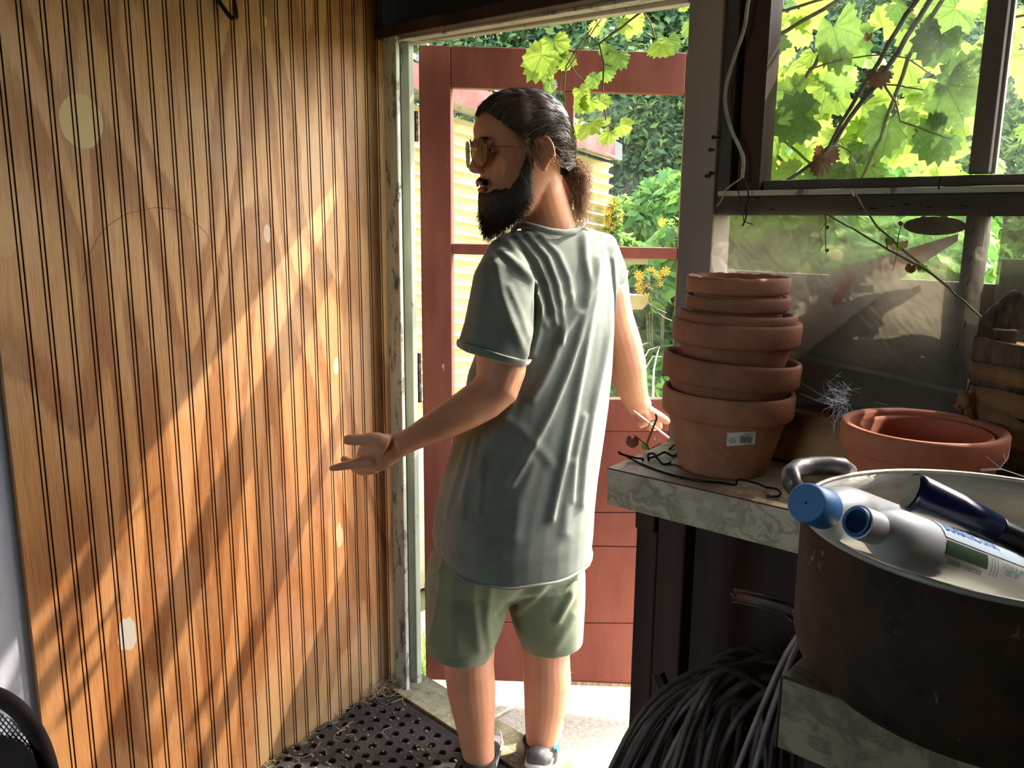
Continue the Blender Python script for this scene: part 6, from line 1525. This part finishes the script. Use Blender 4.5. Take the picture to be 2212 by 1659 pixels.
# ================================================================ coil of dark cane under the bench
M_cane = mat('dark_cane', '#5a4a42', '#3a2e28', 20, rough=.55, spec=.4); M_cane2 = mat('grey_cane', '#8f837b', '#6a5f58', 20, rough=.4, spec=.5)
vc = empty('cane_bundle', onZ(1550, 1900, 0), 'bundle of long dark canes arching out from under the bench', 'canes')
cr = random.Random(3)
for i in range(64):
    u = i / 63; d = 1.14 + .24 * cr.random()
    x0 = 1290 + 420 * u + cr.uniform(-15, 15); y0 = 1720
    x2 = 1560 + 150 * u + cr.uniform(-60, 60); y2 = 1405 + 110 * u + cr.uniform(-25, 70)
    xm, ym = x0 + (x2 - x0) * .42 + cr.uniform(-6, 6), y0 + (y2 - y0) * .62 - 14 + cr.uniform(-10, 10)
    P = [U(x0 - 60, 1850, d - .08), U(x0, y0, d), U(xm, ym, d + .02), U(x2, y2, d + .05), U(x2 + 90 + cr.uniform(0, 40), y2 + 10 + cr.uniform(-10, 50), d + .08)]
    obj('cane', MB().tube(smooth(P, 5), cr.uniform(.0042, .0066), 7), M_cane if cr.random() < .94 else M_cane2, vc, True)
for P, r in [([(1732, 1362), (1700, 1410), (1662, 1490), (1620, 1590), (1585, 1680)], .0042), ([(1734, 1366), (1715, 1400), (1690, 1470), (1655, 1570), (1625, 1680)], .0046), ([(1736, 1370), (1712, 1420), (1670, 1530), (1640, 1640)], .0035)]:
    o = obj('pale_cane', MB().tube(smooth([U(x, y, 1.10) for x, y in P], 4), r, 8), M_cane2, smooth=True, label=None, cat='cane'); o['label'] = {.0042: 'pale shiny cane against the near counter corner, leftmost of the three', .0046: 'thickest and rightmost pale cane against the near counter corner', .0035: 'thinnest pale cane against the counter corner, between two others'}[r]; o['group'] = 'pale canes leaning on the counter corner'
# channel shaped bracket
cb = [U(1592, 1297, 1.16), U(1650, 1308, 1.13), U(1708, 1325, 1.10), U(1730, 1345, 1.08)]
up = np.array([0, 0, 1.0])
g = MB()
for o_ in (0, .018):
    g.tube([p + FWD * o_ + up * (.004) for p in cb], [(.0022, .008)] * 4, 8)
g.tube([cb[0] + up * .003, cb[0] + FWD * .018 + up * .003], [(.006, .002)] * 2, 8).tube([p + FWD * .009 - up * .004 for p in cb], [(.010, .0018)] * 4, 8)
obj('metal_channel', g, mat('dull_bronze_metal', '#5c5048', '#3a322c', 20, rough=.35, metal=.5), smooth=True, label='bent metal channel sticking out below the cooking pot', cat='bracket')
obj('stake', MB().tube([U(1420, 1455, 1.36), U(1448, 1525, 1.34), U(1470, 1590, 1.34)], [.013, .014, .014], 6), M_darkwood, label='short dark stake standing among the canes by the bench leg', cat='stake')
obj('plank_offcut', MB().hexa([U(1560, 1560, 1.6), U(1700, 1530, 1.6), U(1720, 1720, 1.6), U(1540, 1740, 1.6)], FWD * .03), mat('red_brown_board', '#5a342a', '#3c221c', 10, rough=.8), label='red brown board on the floor behind the canes', cat='board')

# ================================================================ dark mesh bag at lower left
bgm = empty('mesh_bag', U(20, 1640, .80), 'dark bag with a thick rim and white mesh window at the lower left corner', 'bag')
dB = .62
t = NT('dark_maroon_fabric'); c = t.ramp(t.noise(t.local(), 60, 5), [(.35, '#1d1210'), (.7, '#3a2420')]); M_fab = t.done(t.bsdf(c, .8, 0, t.bump(t.noise(t.local(), 300, 3), .4, .001), .4))
rim_px = [(-60, 1492), (-20, 1500), (15, 1515), (50, 1545), (80, 1590), (100, 1640), (112, 1700), (118, 1780)]
rr = [(U(x, y, dB)) for x, y in rim_px]
obj('rim', MB().tube(smooth(rr, 5), [(.0062, .0078)] * (len(smooth(rr, 5))), 12), M_fab, bgm, True)
obj('lower_pocket', MB().loft([[U(x, y, dB - .01) for x, y in ((-60, 1600), (0, 1590), (40, 1603), (70, 1630), (95, 1690), (100, 1800), (-60, 1800))], [U(x, y, dB + .04) for x, y in ((-60, 1596), (0, 1586), (44, 1598), (78, 1625), (104, 1690), (110, 1800), (-60, 1800))]]), M_fab, bgm)
t = NT('white_mesh'); v = t.local()
w1_ = t.n('TexWave', i_Vector=v, i_Scale=95.0, bands_direction='DIAGONAL').outputs[1]; w2_ = t.n('TexWave', i_Vector=t.n('Mapping', i_Vector=v, i_Scale=(-1, -1, 1)).outputs[0], i_Scale=95.0, bands_direction='DIAGONAL').outputs[1]
M_mesh = t.done(t.mixsh(t.ramp(t.math('MAXIMUM', w1_, w2_), [(.80, .05), (.86, 1.0)]), t.n('BsdfTransparent').outputs[0], t.bsdf('#5c5c68', .7)))
obj('mesh_window', MB().hexa([U(x, y, dB + .002) for x, y in ((-60, 1540), (0, 1540), (35, 1560), (62, 1595), (72, 1635), (40, 1625), (0, 1612), (-60, 1620))], FWD * .0006), M_mesh, bgm)
# hose hanging below: thin dark twig on the door pots
obj('pale_twig', MB().tube(smooth([U(1403, 660, 1.9), U(1440, 676, 1.9)], 3), .0012, 5), M_beam, label='pale thin twig sticking out behind the pot stack, upper one', cat='twig')
obj('pale_twig', MB().tube(smooth([U(1401, 655, 1.9), U(1432, 684, 1.9), U(1462, 696, 1.9)], 3), .0012, 5), M_beam, label='pale thin twig sticking out behind the pot stack, lower one', cat='twig')
# scraps behind the mesh: floor stick held by the man
